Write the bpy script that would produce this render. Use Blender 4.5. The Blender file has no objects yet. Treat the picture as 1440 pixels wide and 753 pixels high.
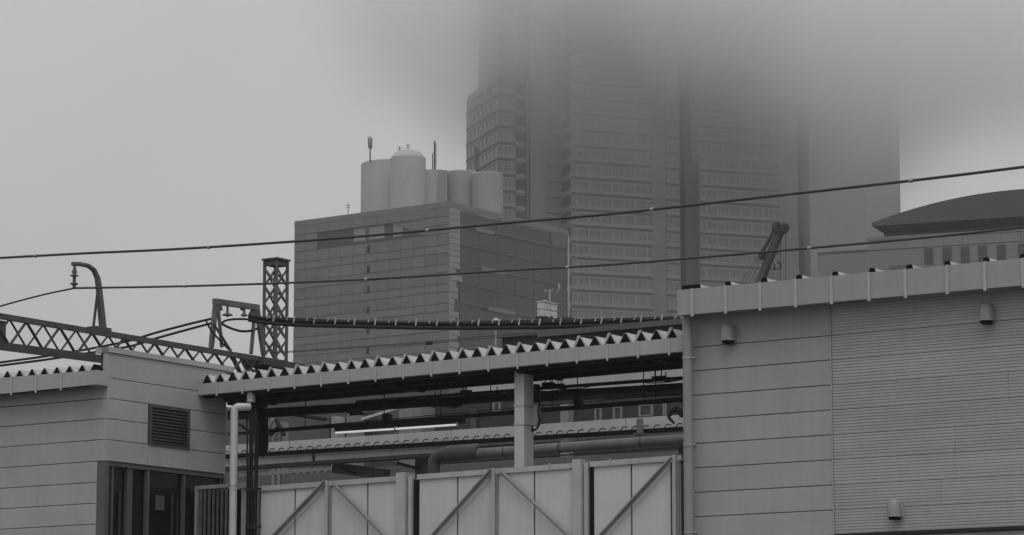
import bpy, bmesh, math, random
from mathutils import Vector, Matrix
R = math.radians
random.seed(7)
sc = bpy.context.scene
C = sc.collection

# ------------------------------------------------------------------ camera
F, CX, CY, HOR, CAMZ = 4184.0, 720.0, 376.5, 1050.0, 1.6
PITCH = math.atan((HOR - CY) / F)
cam = bpy.data.objects.new('camera', bpy.data.cameras.new('camera'))
C.objects.link(cam); sc.camera = cam
cam.location = (0, 0, CAMZ); cam.rotation_euler = (R(90) + PITCH, 0, 0)
cam.data.sensor_width = 36; cam.data.lens = 36 * F / 1440
cam.data.clip_start = 0.5; cam.data.clip_end = 6000
# ------------------------------------------------------------------ light
SUN_EL, SUN_AZ = R(55), R(174)
w = bpy.data.worlds.new('World'); sc.world = w; w.use_nodes = True
nt = w.node_tree; nt.nodes.clear()
N_ = nt.nodes.new
sky = N_('ShaderNodeTexSky'); sky.sky_type = 'NISHITA'; sky.sun_disc = False
sky.sun_elevation = SUN_EL; sky.sun_rotation = SUN_AZ; sky.dust_density = 6; sky.air_density = 2
bw = N_('ShaderNodeRGBToBW'); nt.links.new(sky.outputs[0], bw.inputs[0])
tc = N_('ShaderNodeTexCoord'); sep = N_('ShaderNodeSeparateXYZ'); nt.links.new(tc.outputs['Generated'], sep.inputs[0])
mr = N_('ShaderNodeMapRange'); mr.inputs['From Min'].default_value = 0.05; mr.inputs['From Max'].default_value = 1.0
mr.inputs['To Min'].default_value = 4.3; mr.inputs['To Max'].default_value = 8.6; nt.links.new(sep.outputs['Z'], mr.inputs['Value'])
noi = N_('ShaderNodeTexNoise'); noi.inputs['Scale'].default_value = 5.0; noi.inputs['Detail'].default_value = 3; nt.links.new(tc.outputs['Generated'], noi.inputs['Vector'])
nm = N_('ShaderNodeMapRange'); nm.inputs['From Min'].default_value = 0.3; nm.inputs['From Max'].default_value = 0.7
nm.inputs['To Min'].default_value = 0.93; nm.inputs['To Max'].default_value = 1.06; nt.links.new(noi.outputs['Fac'], nm.inputs['Value'])
mul = N_('ShaderNodeMath'); mul.operation = 'MULTIPLY'; nt.links.new(mr.outputs[0], mul.inputs[0]); nt.links.new(nm.outputs[0], mul.inputs[1])
sc1 = N_('ShaderNodeMath'); sc1.operation = 'MULTIPLY_ADD'; sc1.inputs[1].default_value = 0.05
nt.links.new(bw.outputs[0], sc1.inputs[0]); nt.links.new(mul.outputs[0], sc1.inputs[2])
bg = N_('ShaderNodeBackground'); bg.inputs['Strength'].default_value = 0.1; nt.links.new(sc1.outputs[0], bg.inputs['Color'])
wo = N_('ShaderNodeOutputWorld'); nt.links.new(bg.outputs[0], wo.inputs['Surface'])
sun = bpy.data.objects.new('sun', bpy.data.lights.new('sun', 'SUN')); C.objects.link(sun)
sun.data.energy = 0.8; sun.data.angle = R(35); sun.data.color = (1, 1, 1)
sun.rotation_euler = (R(90) - SUN_EL, 0, R(6))      # high, behind the camera
sc.view_settings.view_transform = 'Standard'; sc.view_settings.look = 'None'
sc.view_settings.exposure = 0.0; sc.view_settings.gamma = 1.0
sc.cycles.use_denoising = True; sc.cycles.volume_bounces = 14; sc.cycles.max_bounces = 16
sc.cycles.volume_step_rate = 0.6; sc.cycles.volume_max_steps = 256

# ------------------------------------------------------------------ helpers
def mat(name, v, rough=0.6, metal=0.0, var=0.12, scale=2.0, streak=0.0, bump=0.0, bscale=30.0, spec=0.4, emit=0.0, stretch=(1, 1, 1)):
    m = bpy.data.materials.new(name); m.use_nodes = True
    n = m.node_tree; b = n.nodes['Principled BSDF']; L = n.links
    b.inputs['Roughness'].default_value = rough; b.inputs['Metallic'].default_value = metal
    b.inputs['Specular IOR Level'].default_value = spec
    t = n.nodes.new('ShaderNodeTexCoord'); mp = n.nodes.new('ShaderNodeMapping'); mp.inputs['Scale'].default_value = stretch
    L.new(t.outputs['Object'], mp.inputs[0])
    no = n.nodes.new('ShaderNodeTexNoise'); no.inputs['Scale'].default_value = scale; no.inputs['Detail'].default_value = 5
    L.new(mp.outputs[0], no.inputs['Vector'])
    r = n.nodes.new('ShaderNodeMapRange'); r.inputs['From Min'].default_value = 0.3; r.inputs['From Max'].default_value = 0.7
    r.inputs['To Min'].default_value = v * (1 - var); r.inputs['To Max'].default_value = v * (1 + var)
    L.new(no.outputs['Fac'], r.inputs['Value'])
    out = r.outputs[0]
    oi = n.nodes.new('ShaderNodeObjectInfo')
    rr = n.nodes.new('ShaderNodeMapRange'); rr.inputs['To Min'].default_value = 1 - var * 0.5; rr.inputs['To Max'].default_value = 1 + var * 0.5
    L.new(oi.outputs['Random'], rr.inputs['Value'])
    k = n.nodes.new('ShaderNodeMath'); k.operation = 'MULTIPLY'; L.new(out, k.inputs[0]); L.new(rr.outputs[0], k.inputs[1]); out = k.outputs[0]
    if streak:
        mp2 = n.nodes.new('ShaderNodeMapping'); mp2.inputs['Scale'].default_value = (3.5, 3.5, 0.18); L.new(t.outputs['Object'], mp2.inputs[0])
        n2 = n.nodes.new('ShaderNodeTexNoise'); n2.inputs['Scale'].default_value = 2.2; n2.inputs['Detail'].default_value = 4; L.new(mp2.outputs[0], n2.inputs['Vector'])
        r2 = n.nodes.new('ShaderNodeMapRange'); r2.inputs['From Min'].default_value = 0.45; r2.inputs['From Max'].default_value = 0.75
        r2.inputs['To Min'].default_value = 1; r2.inputs['To Max'].default_value = 1 - streak; L.new(n2.outputs['Fac'], r2.inputs['Value'])
        k2 = n.nodes.new('ShaderNodeMath'); k2.operation = 'MULTIPLY'; L.new(out, k2.inputs[0]); L.new(r2.outputs[0], k2.inputs[1]); out = k2.outputs[0]
    cb = n.nodes.new('ShaderNodeCombineColor')
    for i in range(3): L.new(out, cb.inputs[i])
    L.new(cb.outputs[0], b.inputs['Base Color'])
    if bump:
        n3 = n.nodes.new('ShaderNodeTexNoise'); n3.inputs['Scale'].default_value = bscale; L.new(t.outputs['Object'], n3.inputs['Vector'])
        bp = n.nodes.new('ShaderNodeBump'); bp.inputs['Strength'].default_value = bump; bp.inputs['Distance'].default_value = 0.02
        L.new(n3.outputs['Fac'], bp.inputs['Height']); L.new(bp.outputs[0], b.inputs['Normal'])
    if emit:
        b.inputs['Emission Color'].default_value = (1, 1, 1, 1); b.inputs['Emission Strength'].default_value = emit
    return m

M = {
 'panel': mat('wall_panel_paint', 0.33, .5, var=.06, scale=1.2, streak=.05),
 'panel_l': mat('left_panel_paint', 0.345, .5, var=.07, scale=1.0, streak=.06),
 'siding': mat('ribbed_siding_paint', 0.4, .5, var=.08, scale=1.5, streak=.05, stretch=(.3, .3, 2)),
 'fascia': mat('fascia_paint', .36, .5, var=.05, scale=1.4, streak=.07),
 'fascia_r': mat('right_fascia_paint', .32, .5, var=.05, scale=1.4, streak=.07),
 'col': mat('column_paint', .46, .5, var=.05, streak=.08),
 'bar': mat('fascia_strap_paint', .40, .45, var=.06),
 'roofsheet': mat('folded_roof_paint', .42, .5, var=.14, scale=3, streak=.2),
 'gable': mat('shade_and_dark_parts', .01, .95, var=.2, spec=.03),  # near black; paints the shade in roof ends, also colours small dark parts
 'joint': mat('joint_sealant', .05, .9),
 'white_pipe': mat('pvc_pipe', .50, .4, var=.07, streak=.15),
 'grey_pipe': mat('grey_pvc_pipe', .27, .4, var=.07, streak=.12),
 'steel': mat('galvanised_steel', .30, .45, metal=.3, var=.2, scale=6),
 'clamp': mat('pipe_clamp_steel', .42, .35, metal=.7),
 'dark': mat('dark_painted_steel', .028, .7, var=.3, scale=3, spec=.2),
 'canopy_steel': mat('dark_canopy_steel', .024, .8, var=.3, scale=3, spec=.12),  # near-black steel of the canopy underside and its fittings
 'lattice': mat('lattice_steel', .05, .6, var=.35, scale=3),
 'lattice2': mat('weathered_lattice_steel', .10, .6, var=.3, scale=3),
 'cable': mat('black_cable_rubber', .014, .6, var=.2, spec=.2),
 'wire': mat('wire_strand', .03, .5, var=.2),
 'clip': mat('cable_clip_steel', .40, .4, var=.2),
 'fence': mat('fence_sheet_paint', .50, .5, var=.05, scale=1.0, streak=.07),
 'fence_fr': mat('fence_frame_paint', .38, .5, var=.10, streak=.15),
 'brace': mat('fence_brace_steel', .26, .5, var=.15),
 'glass_dk': mat('dark_glass', .012, .12, var=.1, spec=.15),
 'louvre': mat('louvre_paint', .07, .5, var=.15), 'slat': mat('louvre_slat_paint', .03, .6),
 'lframe': mat('window_frame_paint', .085, .5, var=.1),
 'conc': mat('concrete', .22, .85, var=.15, scale=.8, bump=.3, streak=.2),
 'asphalt': mat('asphalt', .05, .9, var=.2, scale=.5),
 'bg_dark': mat('dark_render_wall', .045, .9, var=.12, scale=.3),
 'bg_mid': mat('grey_render_wall', .11, .9, var=.12, scale=.3, streak=.2),
 'bg_light': mat('pale_render_wall', .22, .9, var=.10, scale=.3, streak=.2),
 'plat': mat('platform_fascia_paint', .40, .6, var=.08, scale=1, streak=.2),
 'insul': mat('pipe_insulation', .10, .7, var=.25, scale=2),
 'insul_dk': mat('dark_pipe_lagging', .055, .7, var=.3, scale=2),
 'tube': mat('fluorescent_tube', .8, .3, emit=.48),
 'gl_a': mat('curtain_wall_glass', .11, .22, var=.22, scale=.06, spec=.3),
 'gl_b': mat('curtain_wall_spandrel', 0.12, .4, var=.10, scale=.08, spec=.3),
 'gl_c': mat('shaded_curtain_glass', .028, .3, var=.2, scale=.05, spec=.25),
 'gl_d': mat('dark_band_cladding', .055, .5, var=.12, scale=.05),
 'mull': mat('mullion_metal', .06, .6),
 'corner': mat('corner_cladding', .21, .6, var=.06, scale=.1),
 'roofgrey': mat('parapet_cladding', .12, .6, var=.1, scale=.1),
 'drum': mat('drum_concrete', 0.4, .8, var=.07, scale=.08, streak=.15),
 'drum_shaded': mat('shaded_drum_concrete', .27, .8, var=.07, scale=.08, streak=.15),  # darker copy; shade and cloud on the right drums put into its colour
 'tw_wall': mat('tower_cladding', 0.205, .6, var=.05, scale=.05),
 'tw_pale': mat('tower_pale_cladding', 0.31, .6, var=.06, scale=.03),
 'tw_ledge_shade': mat('tower_ledge_shade', .055, .7),  # dark colour stands for the shadow gap at each floor line
 'tw_glass': mat('tower_glass', .15, .3, var=.15, scale=.1, spec=.3),
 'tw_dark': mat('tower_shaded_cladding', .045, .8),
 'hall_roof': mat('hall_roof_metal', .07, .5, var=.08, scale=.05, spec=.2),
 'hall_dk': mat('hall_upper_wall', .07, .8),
 'hall_wall': mat('hall_wall_tiles', .19, .8, var=.07, scale=.2),
 'hall_win': mat('hall_window_glass', .045, .3),
 'crane': mat('crane_paint', .055, .5, var=.15),
 'tank': mat('tank_panels', .5, .6, var=.08),
}

def ray(px, py):
    v = Vector((px - CX, CY - py, -F)); v.rotate(cam.rotation_euler); return v
class Frame:
    def __init__(s, px, py, Y, ang):
        d = ray(px, py); t = Y / d.y
        s.o = Vector((d.x * t, Y, 0)); s.rz = ang
        s.U = Vector((math.cos(ang), math.sin(ang), 0)); s.N = Vector((-math.sin(ang), math.cos(ang), 0))
    def world(s, p): return s.o + s.U * p[0] + s.N * p[1] + Vector((0, 0, p[2]))
    def _hit(s, px, py, ax, k):
        d = ray(px, py); c = Vector((0, 0, CAMZ)) - s.o
        t = (k - c.dot(ax)) / d.dot(ax); w_ = c + d * t
        return w_.dot(s.U), w_.dot(s.N), w_.z
    def n(s, px, py, n):
        a = s._hit(px, py, s.N, n); return a[0], a[2]
    def u(s, px, py, u):
        a = s._hit(px, py, s.U, u); return a[1], a[2]
    def p(s, px, py, n):
        a = s._hit(px, py, s.N, n); return (a[0], n, a[2])
    def pu(s, px, py, u):
        a = s._hit(px, py, s.U, u); return (u, a[1], a[2])
    def edge(s, x1, y1, x2, y2, n):
        (u1, z1), (u2, z2) = s.n(x1, y1, n), s.n(x2, y2, n)
        return lambda u: z1 + (z2 - z1) * (u - u1) / (u2 - u1)
    def lev(s, px, py, n):
        z = s.n(px, py, n)[1]; return lambda u: z

BASE, FR = {}, {}
def thing(name, label, cat, fr, base, group=None):
    o = bpy.data.objects.new(name, None); C.objects.link(o)
    o.location = fr.world(base); o.rotation_euler = (0, 0, fr.rz); o.empty_display_size = .3
    o['label'] = label; o['category'] = cat
    if group: o['group'] = group
    BASE[o.name] = Vector(base); return o

class MB:
    def __init__(s, xf=None): s.v, s.f, s.m, s.xf, s.mi = [], [], [], xf, 0
    def add(s, vs, fs):
        k = len(s.v)
        for p in vs:
            p = tuple(p)
            s.v.append(s.xf(*p) if s.xf else p)
        for f in fs: s.f.append(tuple(i + k for i in f)); s.m.append(s.mi)
        return s
    def hexa(s, u0, u1, n0, n1, b, t):
        B = b if callable(b) else (lambda u: b); T = t if callable(t) else (lambda u: t)
        vs = [(u0, n0, B(u0)), (u1, n0, B(u1)), (u1, n1, B(u1)), (u0, n1, B(u0)), (u0, n0, T(u0)), (u1, n0, T(u1)), (u1, n1, T(u1)), (u0, n1, T(u0))]
        return s.add(vs, [(0, 3, 2, 1), (4, 5, 6, 7), (0, 1, 5, 4), (1, 2, 6, 5), (2, 3, 7, 6), (3, 0, 4, 7)])
    def panel(s, u0, u1, n0, n1, z0, z1, c=.008):
        "a box whose front edges (towards -n) are chamfered"
        vs = [(u0 + c, n0, z0 + c), (u1 - c, n0, z0 + c), (u1 - c, n0, z1 - c), (u0 + c, n0, z1 - c),
              (u0, n0 + c, z0), (u1, n0 + c, z0), (u1, n0 + c, z1), (u0, n0 + c, z1), (u0, n1, z0), (u1, n1, z0), (u1, n1, z1), (u0, n1, z1)]
        fs = [(0, 1, 2, 3), (11, 10, 9, 8)]
        for i in range(4):
            j = (i + 1) % 4
            fs += [(4 + i, 4 + j, j, i), (8 + i, 8 + j, 4 + j, 4 + i)]
        return s.add(vs, fs)
    def bar(s, p, q, w, h, up=(0, 0, 1)):
        p, q = Vector(p), Vector(q); d = (q - p).normalized(); up = Vector(up)
        if abs(d.dot(up)) > .95: up = Vector((1, 0, 0)) if abs(d.x) < .9 else Vector((0, 1, 0))
        a = d.cross(up).normalized() * w / 2; b = a.normalized().cross(d).normalized() * h / 2
        vs = [p - a - b, p + a - b, p + a + b, p - a + b, q - a - b, q + a - b, q + a + b, q - a + b]
        return s.add(vs, [(0, 1, 2, 3), (7, 6, 5, 4), (0, 4, 5, 1), (1, 5, 6, 2), (2, 6, 7, 3), (3, 7, 4, 0)])
    def tube(s, pts, r, seg=8, cap=True):
        pts = [Vector(p) for p in pts]; n = len(pts); rr = r if isinstance(r, (list, tuple)) else [r] * n
        vs = []; ref = Vector((0, 0, 1))
        d0 = (pts[1] - pts[0]).normalized()
        if abs(d0.dot(ref)) > .9: ref = Vector((1, .2, 0)).normalized()
        a = d0.cross(ref).normalized()
        for i, p in enumerate(pts):
            d = (pts[min(i + 1, n - 1)] - pts[max(i - 1, 0)]).normalized()
            a = (a - d * a.dot(d)).normalized(); b = d.cross(a)
            for k in range(seg):
                t = 2 * math.pi * k / seg; vs.append(p + (a * math.cos(t) + b * math.sin(t)) * rr[i])
        fs = [(i * seg + k, i * seg + (k + 1) % seg, (i + 1) * seg + (k + 1) % seg, (i + 1) * seg + k) for i in range(n - 1) for k in range(seg)]
        if cap: fs += [tuple(range(seg))[::-1], tuple(range((n - 1) * seg, n * seg))]
        return s.add(vs, fs)
    def lathe(s, c, prof, seg=24, closed=True):
        "prof: (radius, z) from bottom to top round the vertical through c"
        vs = [(c[0] + r * math.cos(2 * math.pi * k / seg), c[1] + r * math.sin(2 * math.pi * k / seg), c[2] + z) for r, z in prof for k in range(seg)]
        fs = [(i * seg + k, i * seg + (k + 1) % seg, (i + 1) * seg + (k + 1) % seg, (i + 1) * seg + k) for i in range(len(prof) - 1) for k in range(seg)]
        if closed: fs += [tuple(range(seg))[::-1], tuple(range((len(prof) - 1) * seg, len(prof) * seg))]
        return s.add(vs, fs)
    def prism(s, poly, n0, n1):
        "poly of (u, z) swept along n"
        k = len(poly); vs = [(u, n0, z) for u, z in poly] + [(u, n1, z) for u, z in poly]
        return s.add(vs, [tuple(range(k))[::-1], tuple(range(k, 2 * k))] + [(i, (i + 1) % k, k + (i + 1) % k, k + i) for i in range(k)])
    def build(s, name, m, parent, label=None, kind=None, smooth=False, at=(0, 0, 0)):
        b = BASE[parent.name]; me = bpy.data.meshes.new(name)
        at = Vector(at)
        me.from_pydata([Vector(p) - b - at for p in s.v], [], s.f)
        for x in (m if isinstance(m, (list, tuple)) else [m]): me.materials.append(M[x])
        for i, p in enumerate(me.polygons): p.material_index = s.m[i]
        bm = bmesh.new(); bm.from_mesh(me); bmesh.ops.recalc_face_normals(bm, faces=bm.faces); bm.to_mesh(me); bm.free()
        if smooth:
            for p in me.polygons: p.use_smooth = True
            try: me.set_sharp_from_angle(angle=R(40))
            except Exception: pass
        o = bpy.data.objects.new(name, me); C.objects.link(o); o.parent = parent; o.location = at
        BASE[o.name] = b + at
        if label: o['label'] = label
        if kind: o['kind'] = kind
        return o
def again(o, off, parent=None):
    c = o.copy(); C.objects.link(c); c.parent = parent or o.parent
    c.location = Vector(o.location) + Vector(off); BASE[c.name] = BASE[o.name] + Vector(off); return c
def hide(): pass
def arc_pts(a, b, c, n=8):
    "quadratic bend from a round b to c"
    a, b, c = Vector(a), Vector(b), Vector(c)
    return [a * (1 - t) ** 2 + b * 2 * t * (1 - t) + c * t * t for t in [i / n for i in range(n + 1)]]

S = Frame(1070, 600, 56.5, -math.atan(4238 / 6220))
G = Frame(632, 400, 620, -math.atan(4238 / 5920))
T = Frame(803, 300, 720, R(19))
H = Frame(1241, 345, 400, -math.atan(4238 / 10720))

# ------------------------------------------------------------------ ground
def structure(name, m, vs, fs):
    me = bpy.data.meshes.new(name); me.from_pydata(vs, [], fs); me.materials.append(M[m])
    o = bpy.data.objects.new(name, me); C.objects.link(o); o['kind'] = 'structure'; return o
structure('ground', 'asphalt', [(-2500, -300, 0), (2500, -300, 0), (2500, 3000, 0), (-2500, 3000, 0)], [(0, 1, 2, 3)])
def struct_box(name, m, fr, u0, u1, n0, n1, z0, z1):
    mb = MB().hexa(u0, u1, n0, n1, z0, z1)
    return structure(name, m, [fr.world(p) for p in mb.v], mb.f)
struct_box('platform', 'conc', S, -30, 22, -5.5, 40, 0.004, 4.5)
ZP = 4.5

# ------------------------------------------------------------------ right station building
rb = thing('station_building', 'grey panelled station building with ribbed siding and round vent hoods', 'building', S, (0, 0, ZP))
uL = S.n(965, 600, 0)[0]; uR = S.n(1640, 600, 0)[0]; uS = S.n(1170, 600, 0)[0]
ft = S.lev(1197, 387, -.45); fb = S.lev(1197, 423.5, -.45)
FT = S.edge(953, 408.5, 1440, 363.5, -.45); FB = S.edge(955, 444, 1440, 401.5, -.45)
ufl = S.n(953, 425, -.45)[0]
zroof = FT(4) - .02
soff = FB(0) + .03
MB().hexa(uL + .02, uR, .045, 9, ZP, FB(2) + .0).build('backing_wall', 'joint', rb)
ys = [480.5, 514.5, 549.3, 584, 618.3, 653, 688, 722.7]
zs = [S.n(1070, y, 0)[1] for y in ys]; pitch = (zs[0] - zs[-1]) / 7
while zs[-1] > ZP + pitch: zs.append(zs[-1] - pitch)
zs = [zs[0] + pitch] + zs
zbot = S.n(1300, 748, 0)[1]
for i in range(len(zs) - 1):
    top = min(zs[i] - .007, FB(-1) + .05) if i == 0 else zs[i] - .007
    if i == 0: MB().hexa(uL, uS - .012, 0, .04, zs[1] + .007, lambda u: FB(u) + .044).build('wall_panel', 'panel', rb); continue
    MB().panel(uL, uS - .012, 0, .04, zs[i + 1] + .007, top).build('wall_panel', 'panel', rb)
# ribbed boards: a strip of lapped ribs per course
def siding(u0, u1, z0, z1, ribs=8):
    prof = [(.03, z0)]; h = (z1 - z0 - .006) / ribs
    for k in range(ribs):
        a = z0 + .003 + k * h
        d = 0.0 if k else .008
        prof += [(.015, a), (.015, a + h * .18), (d + .002, a + h * .32), (d, a + h * .96)]
    prof += [(.03, z1)]
    vs = [(u0, n, z) for n, z in prof] + [(u1, n, z) for n, z in prof]; k = len(prof)
    m = MB(); m.add(vs, [(i, i + 1, k + i + 1, k + i) for i in range(k - 1)] + [tuple(range(k)), tuple(range(k, 2 * k))[::-1]])
    return m
seams = {3: 1420, 5: 1343, 6: 1343, 7: 1321}
zz = [z for z in zs if z > zbot + .1]
for i in range(len(zz)):
    hi = zz[i] - .004 if i else FB(2) + .04
    lo = (zz[i + 1] + .004) if i + 1 < len(zz) else zbot + .03
    ribs = 8 if i + 1 < len(zz) else 3
    cut = [uS + .02, uR]
    if i in seams: cut.insert(1, S.n(seams[i], 600, 0)[0])
    for a, b in zip(cut, cut[1:]):
        siding(a + .003, b - .003, lo, hi, max(2, round(8 * (hi - lo) / pitch))).build('siding_board', 'siding', rb)
MB().hexa(uS - .010, uS + .018, -.012, .03, zbot, FB(1)).build('corner_trim', 'panel', rb)
MB().hexa(uS + .02, uR, -.03, .04, zbot - .035, zbot + .022).build('base_flashing', 'dark', rb)
MB().hexa(uS + .02, uR, .01, .044, ZP, zbot - .05).build('plinth', 'conc', rb)
# soffit and fascia
MB().hexa(ufl + .02, uR, -.42, 9.2, lambda u: FB(u) + .045, lambda u: FB(u) + .10).build('soffit', 'panel', rb)
fas = MB().hexa(ufl, uR, -.47, -.42, FB, FT); fas.hexa(ufl, ufl + .04, -.42, 9, FB, FT)
fas.hexa(ufl, uR, -.42, -.34, lambda u: FT(u) - .05, lambda u: FT(u) - .012)
fo = fas.build('fascia', 'fascia_r', rb)
bars = [973, 1020, 1068.5, 1118.5, 1169, 1221.5, 1273, 1332, 1385, 1439, 1494]
for x in bars:
    u, z = S.n(x, 400, -.48)
    MB().hexa(u - .03, u + .03, -.492, -.472, FB(u) - .045, FT(u) + .004).build('fascia_strap', 'bar', fo)
# roof sheet with high ribs
def rib(u0, u1, h, zt, n0, n1, name='roof_rib'):
    m = MB(); t = .055
    m.prism([(u0 - .0, zt(u0) - .06), (u1, zt(u1) - .06), (u1 - t, zt(u1) + h), (u0 + t, zt(u0) + h)], n0 + .03, n1)
    o = m.build(name, 'roofsheet', rb)
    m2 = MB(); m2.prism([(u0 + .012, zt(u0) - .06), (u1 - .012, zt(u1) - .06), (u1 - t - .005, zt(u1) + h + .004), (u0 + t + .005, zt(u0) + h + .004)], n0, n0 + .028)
    m2.build('rib_end_shade', 'gable', o)  # dark plate painting the shade inside the rib end
MB().hexa(ufl + .06, uR, -.3, 9, lambda u: FT(u) - .12, lambda u: FT(u) - .07).build('roof_sheet', 'roofsheet', rb)
for i, x in enumerate([972, 1024, 1075, 1124, 1175, 1227, 1279.5, 1333, 1388, 1440, 1495]):
    u, z = S.n(x, 395, -.3); wd = .21 if i else .5
    rib(u - wd / 2, u + wd / 2, .10, FT, -.32, 9)
# vent hoods
def hood(px, py, nm='vent_hood'):
    u, z = S.n(px, py, -.1)
    r = .135; m = MB(); seg = 14; ring = []
    prof = [(r * 1.06, -.15), (r * 1.06, -.125), (r, -.12), (r, .04), (r * .93, .10), (r * .72, .155), (r * .4, .19), (.004, .2)]
    m.lathe((u, -.13, z), prof, 18)
    o = m.build(nm, 'grey_pipe', rb, smooth=True)
    MB().lathe((u, -.125, z - .2), [(r * .8, 0), (r * .8, .045)], 14).build('hood_throat', 'gable', o)
    MB().hexa(u - .125, u + .125, -.13, -.002, z - .145, z + .05).prism([(u - .12, z + .051), (u + .12, z + .051), (u + .07, z + .14), (u - .07, z + .14)], -.13, -.002).build('hood_back', 'panel', o)
for x, y in [(1024.5, 469), (1388, 440.5), (1258.5, 716)]: hood(x, y)
# drainpipe
ptop = S.p(966.5, 446, -.2); pz = ptop[2] + .05
m = MB().tube([(ptop[0], -.2, pz), (ptop[0], -.2, ZP)], .098, 14)
for y in (503, 625): 
    z = S.n(967, y, -.2)[1]; m.tube([(ptop[0], -.2, z - .05), (ptop[0], -.2, z + .0)], .106, 14)
dp = m.build('drainpipe', 'grey_pipe', rb, smooth=True)
for y in (504, 625.5, 749.5):
    z = S.n(967, y, -.2)[1]
    MB().tube([(ptop[0], -.2, z - .012), (ptop[0], -.2, z + .012)], .112, 14).hexa(ptop[0] + .08, ptop[0] + .16, -.215, -.185, z - .012, z + .012).hexa(ptop[0]+.03, ptop[0]+.06, -.2, .002, z-.012, z+.012).build('pipe_clamp', 'clamp', dp)

# ------------------------------------------------------------------ canopy between the buildings
cn = thing('platform_canopy', 'platform canopy with a sawtooth folded roof and long pale fascia', 'canopy', S, (-8, 3, ZP))
nF = -.1
CT = S.edge(278, 540.5, 957, 474.5, nF); CB = S.edge(278, 556, 957, 494.5, nF)
uc0 = S.n(278, 548, nF)[0]; uc1 = S.n(962, 485, nF)[0]
ND = 1.75
cf = MB().hexa(uc0, uc1, nF, nF + .04, CB, CT).hexa(uc0, uc0 + .03, nF + .04, ND, CB, CT)
cf.hexa(uc0 + .03, uc1, nF + .04, nF + .14, CB, lambda u: CB(u) + .02)
cfo = cf.build('fascia', 'fascia', cn)
tooth = [S.n(500 + x / 3.423, 430, nF)[0] for x in (40, 105, 170, 240, 308, 375, 443, 510, 580, 647, 718, 790, 858, 930, 1000)]
tp = (tooth[-1] - tooth[0]) / 14
k0 = int((tooth[0] - uc0 - .1) / tp); k1 = int((uc1 - tooth[0]) / tp)
hT = .215
for k in range(-k0, k1 + 1):
    u = tooth[0] + k * tp; h = tp * .5
    if u + h > uc1: continue
    jit = random.uniform(-.012, .012)
    sl = (CT(u + 1) - CT(u))
    z0 = CT(u) - .015
    m = MB().prism([(u - h + .001, z0), (u + h - .001, z0), (u + .02, z0 + hT + jit), (u - .02, z0 + hT + jit)], nF + .06, ND + .3)
    o = m.build('roof_fold', 'roofsheet', cn)
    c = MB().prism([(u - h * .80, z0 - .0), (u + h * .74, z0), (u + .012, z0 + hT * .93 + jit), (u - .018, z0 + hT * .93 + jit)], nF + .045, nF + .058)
    c.build('fold_end_shade', 'gable', o)  # dark plate stands in for the shaded hollow of the fold
    if k % 2:
        MB().prism([(u - h * .82, z0), (u - h * .64, z0), (u + .02, z0 + hT + jit), (u + .03, z0 + hT + .028 + jit), (u - .035, z0 + hT + .028 + jit)], nF + .02, nF + .044).build('fold_cap', 'bar', o)
for x, y in [(299, 548)] + []: pass
for k in range(-k0 - 1, k1 + 1):
    if k % 2: 
        u = tooth[0] + k * tp - .03
        if uc0 < u < uc1 - .1: MB().hexa(u - .02, u + .02, nF - .022, nF - .002, CB(u) - .055, CT(u) + .004).build('fascia_strap', 'bar', cfo)
# underside, beams, purlins
MB().hexa(uc0 + .03, uc1, nF + .15, ND, lambda u: CB(u) + .10, lambda u: CB(u) + .13).build('roof_underside', 'canopy_steel', cn)
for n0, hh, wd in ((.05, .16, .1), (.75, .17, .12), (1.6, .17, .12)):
    MB().hexa(uc0 + .05, uc1, n0, n0 + wd, lambda u: CB(u) + .10 - hh, lambda u: CB(u) + .097).build('purlin', 'canopy_steel', cn)
for x in (330, 540, 736, 930):
    u = S.n(x, 550, .3)[0]
    MB().hexa(u - .06, u + .06, .16, ND - .05, lambda u: CB(u) - .10, lambda u: CB(u) + .08).build('cross_beam', 'canopy_steel', cn)
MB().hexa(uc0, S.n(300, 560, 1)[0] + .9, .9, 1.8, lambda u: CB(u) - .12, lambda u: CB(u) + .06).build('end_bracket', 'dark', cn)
# column with H section
uC0 = S.n(723.5, 600, .3)[0]; uC1 = S.n(737, 600, .3)[0]
m = MB().hexa(uC0, uC1, .3, .34, ZP, lambda u: CB(u) + .02).hexa(uC0, uC1, .6, .64, ZP, lambda u: CB(u) + .02)
m.hexa(uC1 - .03, uC1 - .004, .34, .6, ZP, lambda u: CB(u) + .02)
col = m.build('column', 'col', cn)
for y in (570.5, 596.5):
    z = S.n(730, y, .3)[1]; MB().hexa(uC0 - .012, uC1 + .014, .286, .655, z - .02, z + .02).build('column_strap', 'fence_fr', col)
def pbox(x0, y0, x1, y1, n, d, name, m, par):
    (a, z1), (b, z0) = S.n(x0, y0, n), S.n(x1, y1, n)
    return MB().panel(a, b, n, n + d, z0, z1, .01).build(name, m, par)
pbox(747.5, 570.5, 755.5, 598.5, .62, .12, 'switch_box', 'fascia', cn)
pbox(744.5, 541, 754, 565, .66, .15, 'cable_box', 'canopy_steel', cn)
P = lambda x, y, n: S.p(x, y, n)
MB().tube([P(758, 548, .6), P(759.5, 562, .58), P(757, 578, .55), P(759, 592, .55), P(756, 602, .55), P(750, 606, .55), P(745.5, 603, .6)], .022, 6).build('looping_cable', 'cable', cn)
MB().tube([P(747, 598, .6), P(750, 604, .6), P(747, 609, .6)], .015, 6).build('short_cable', 'cable', cn)
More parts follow.
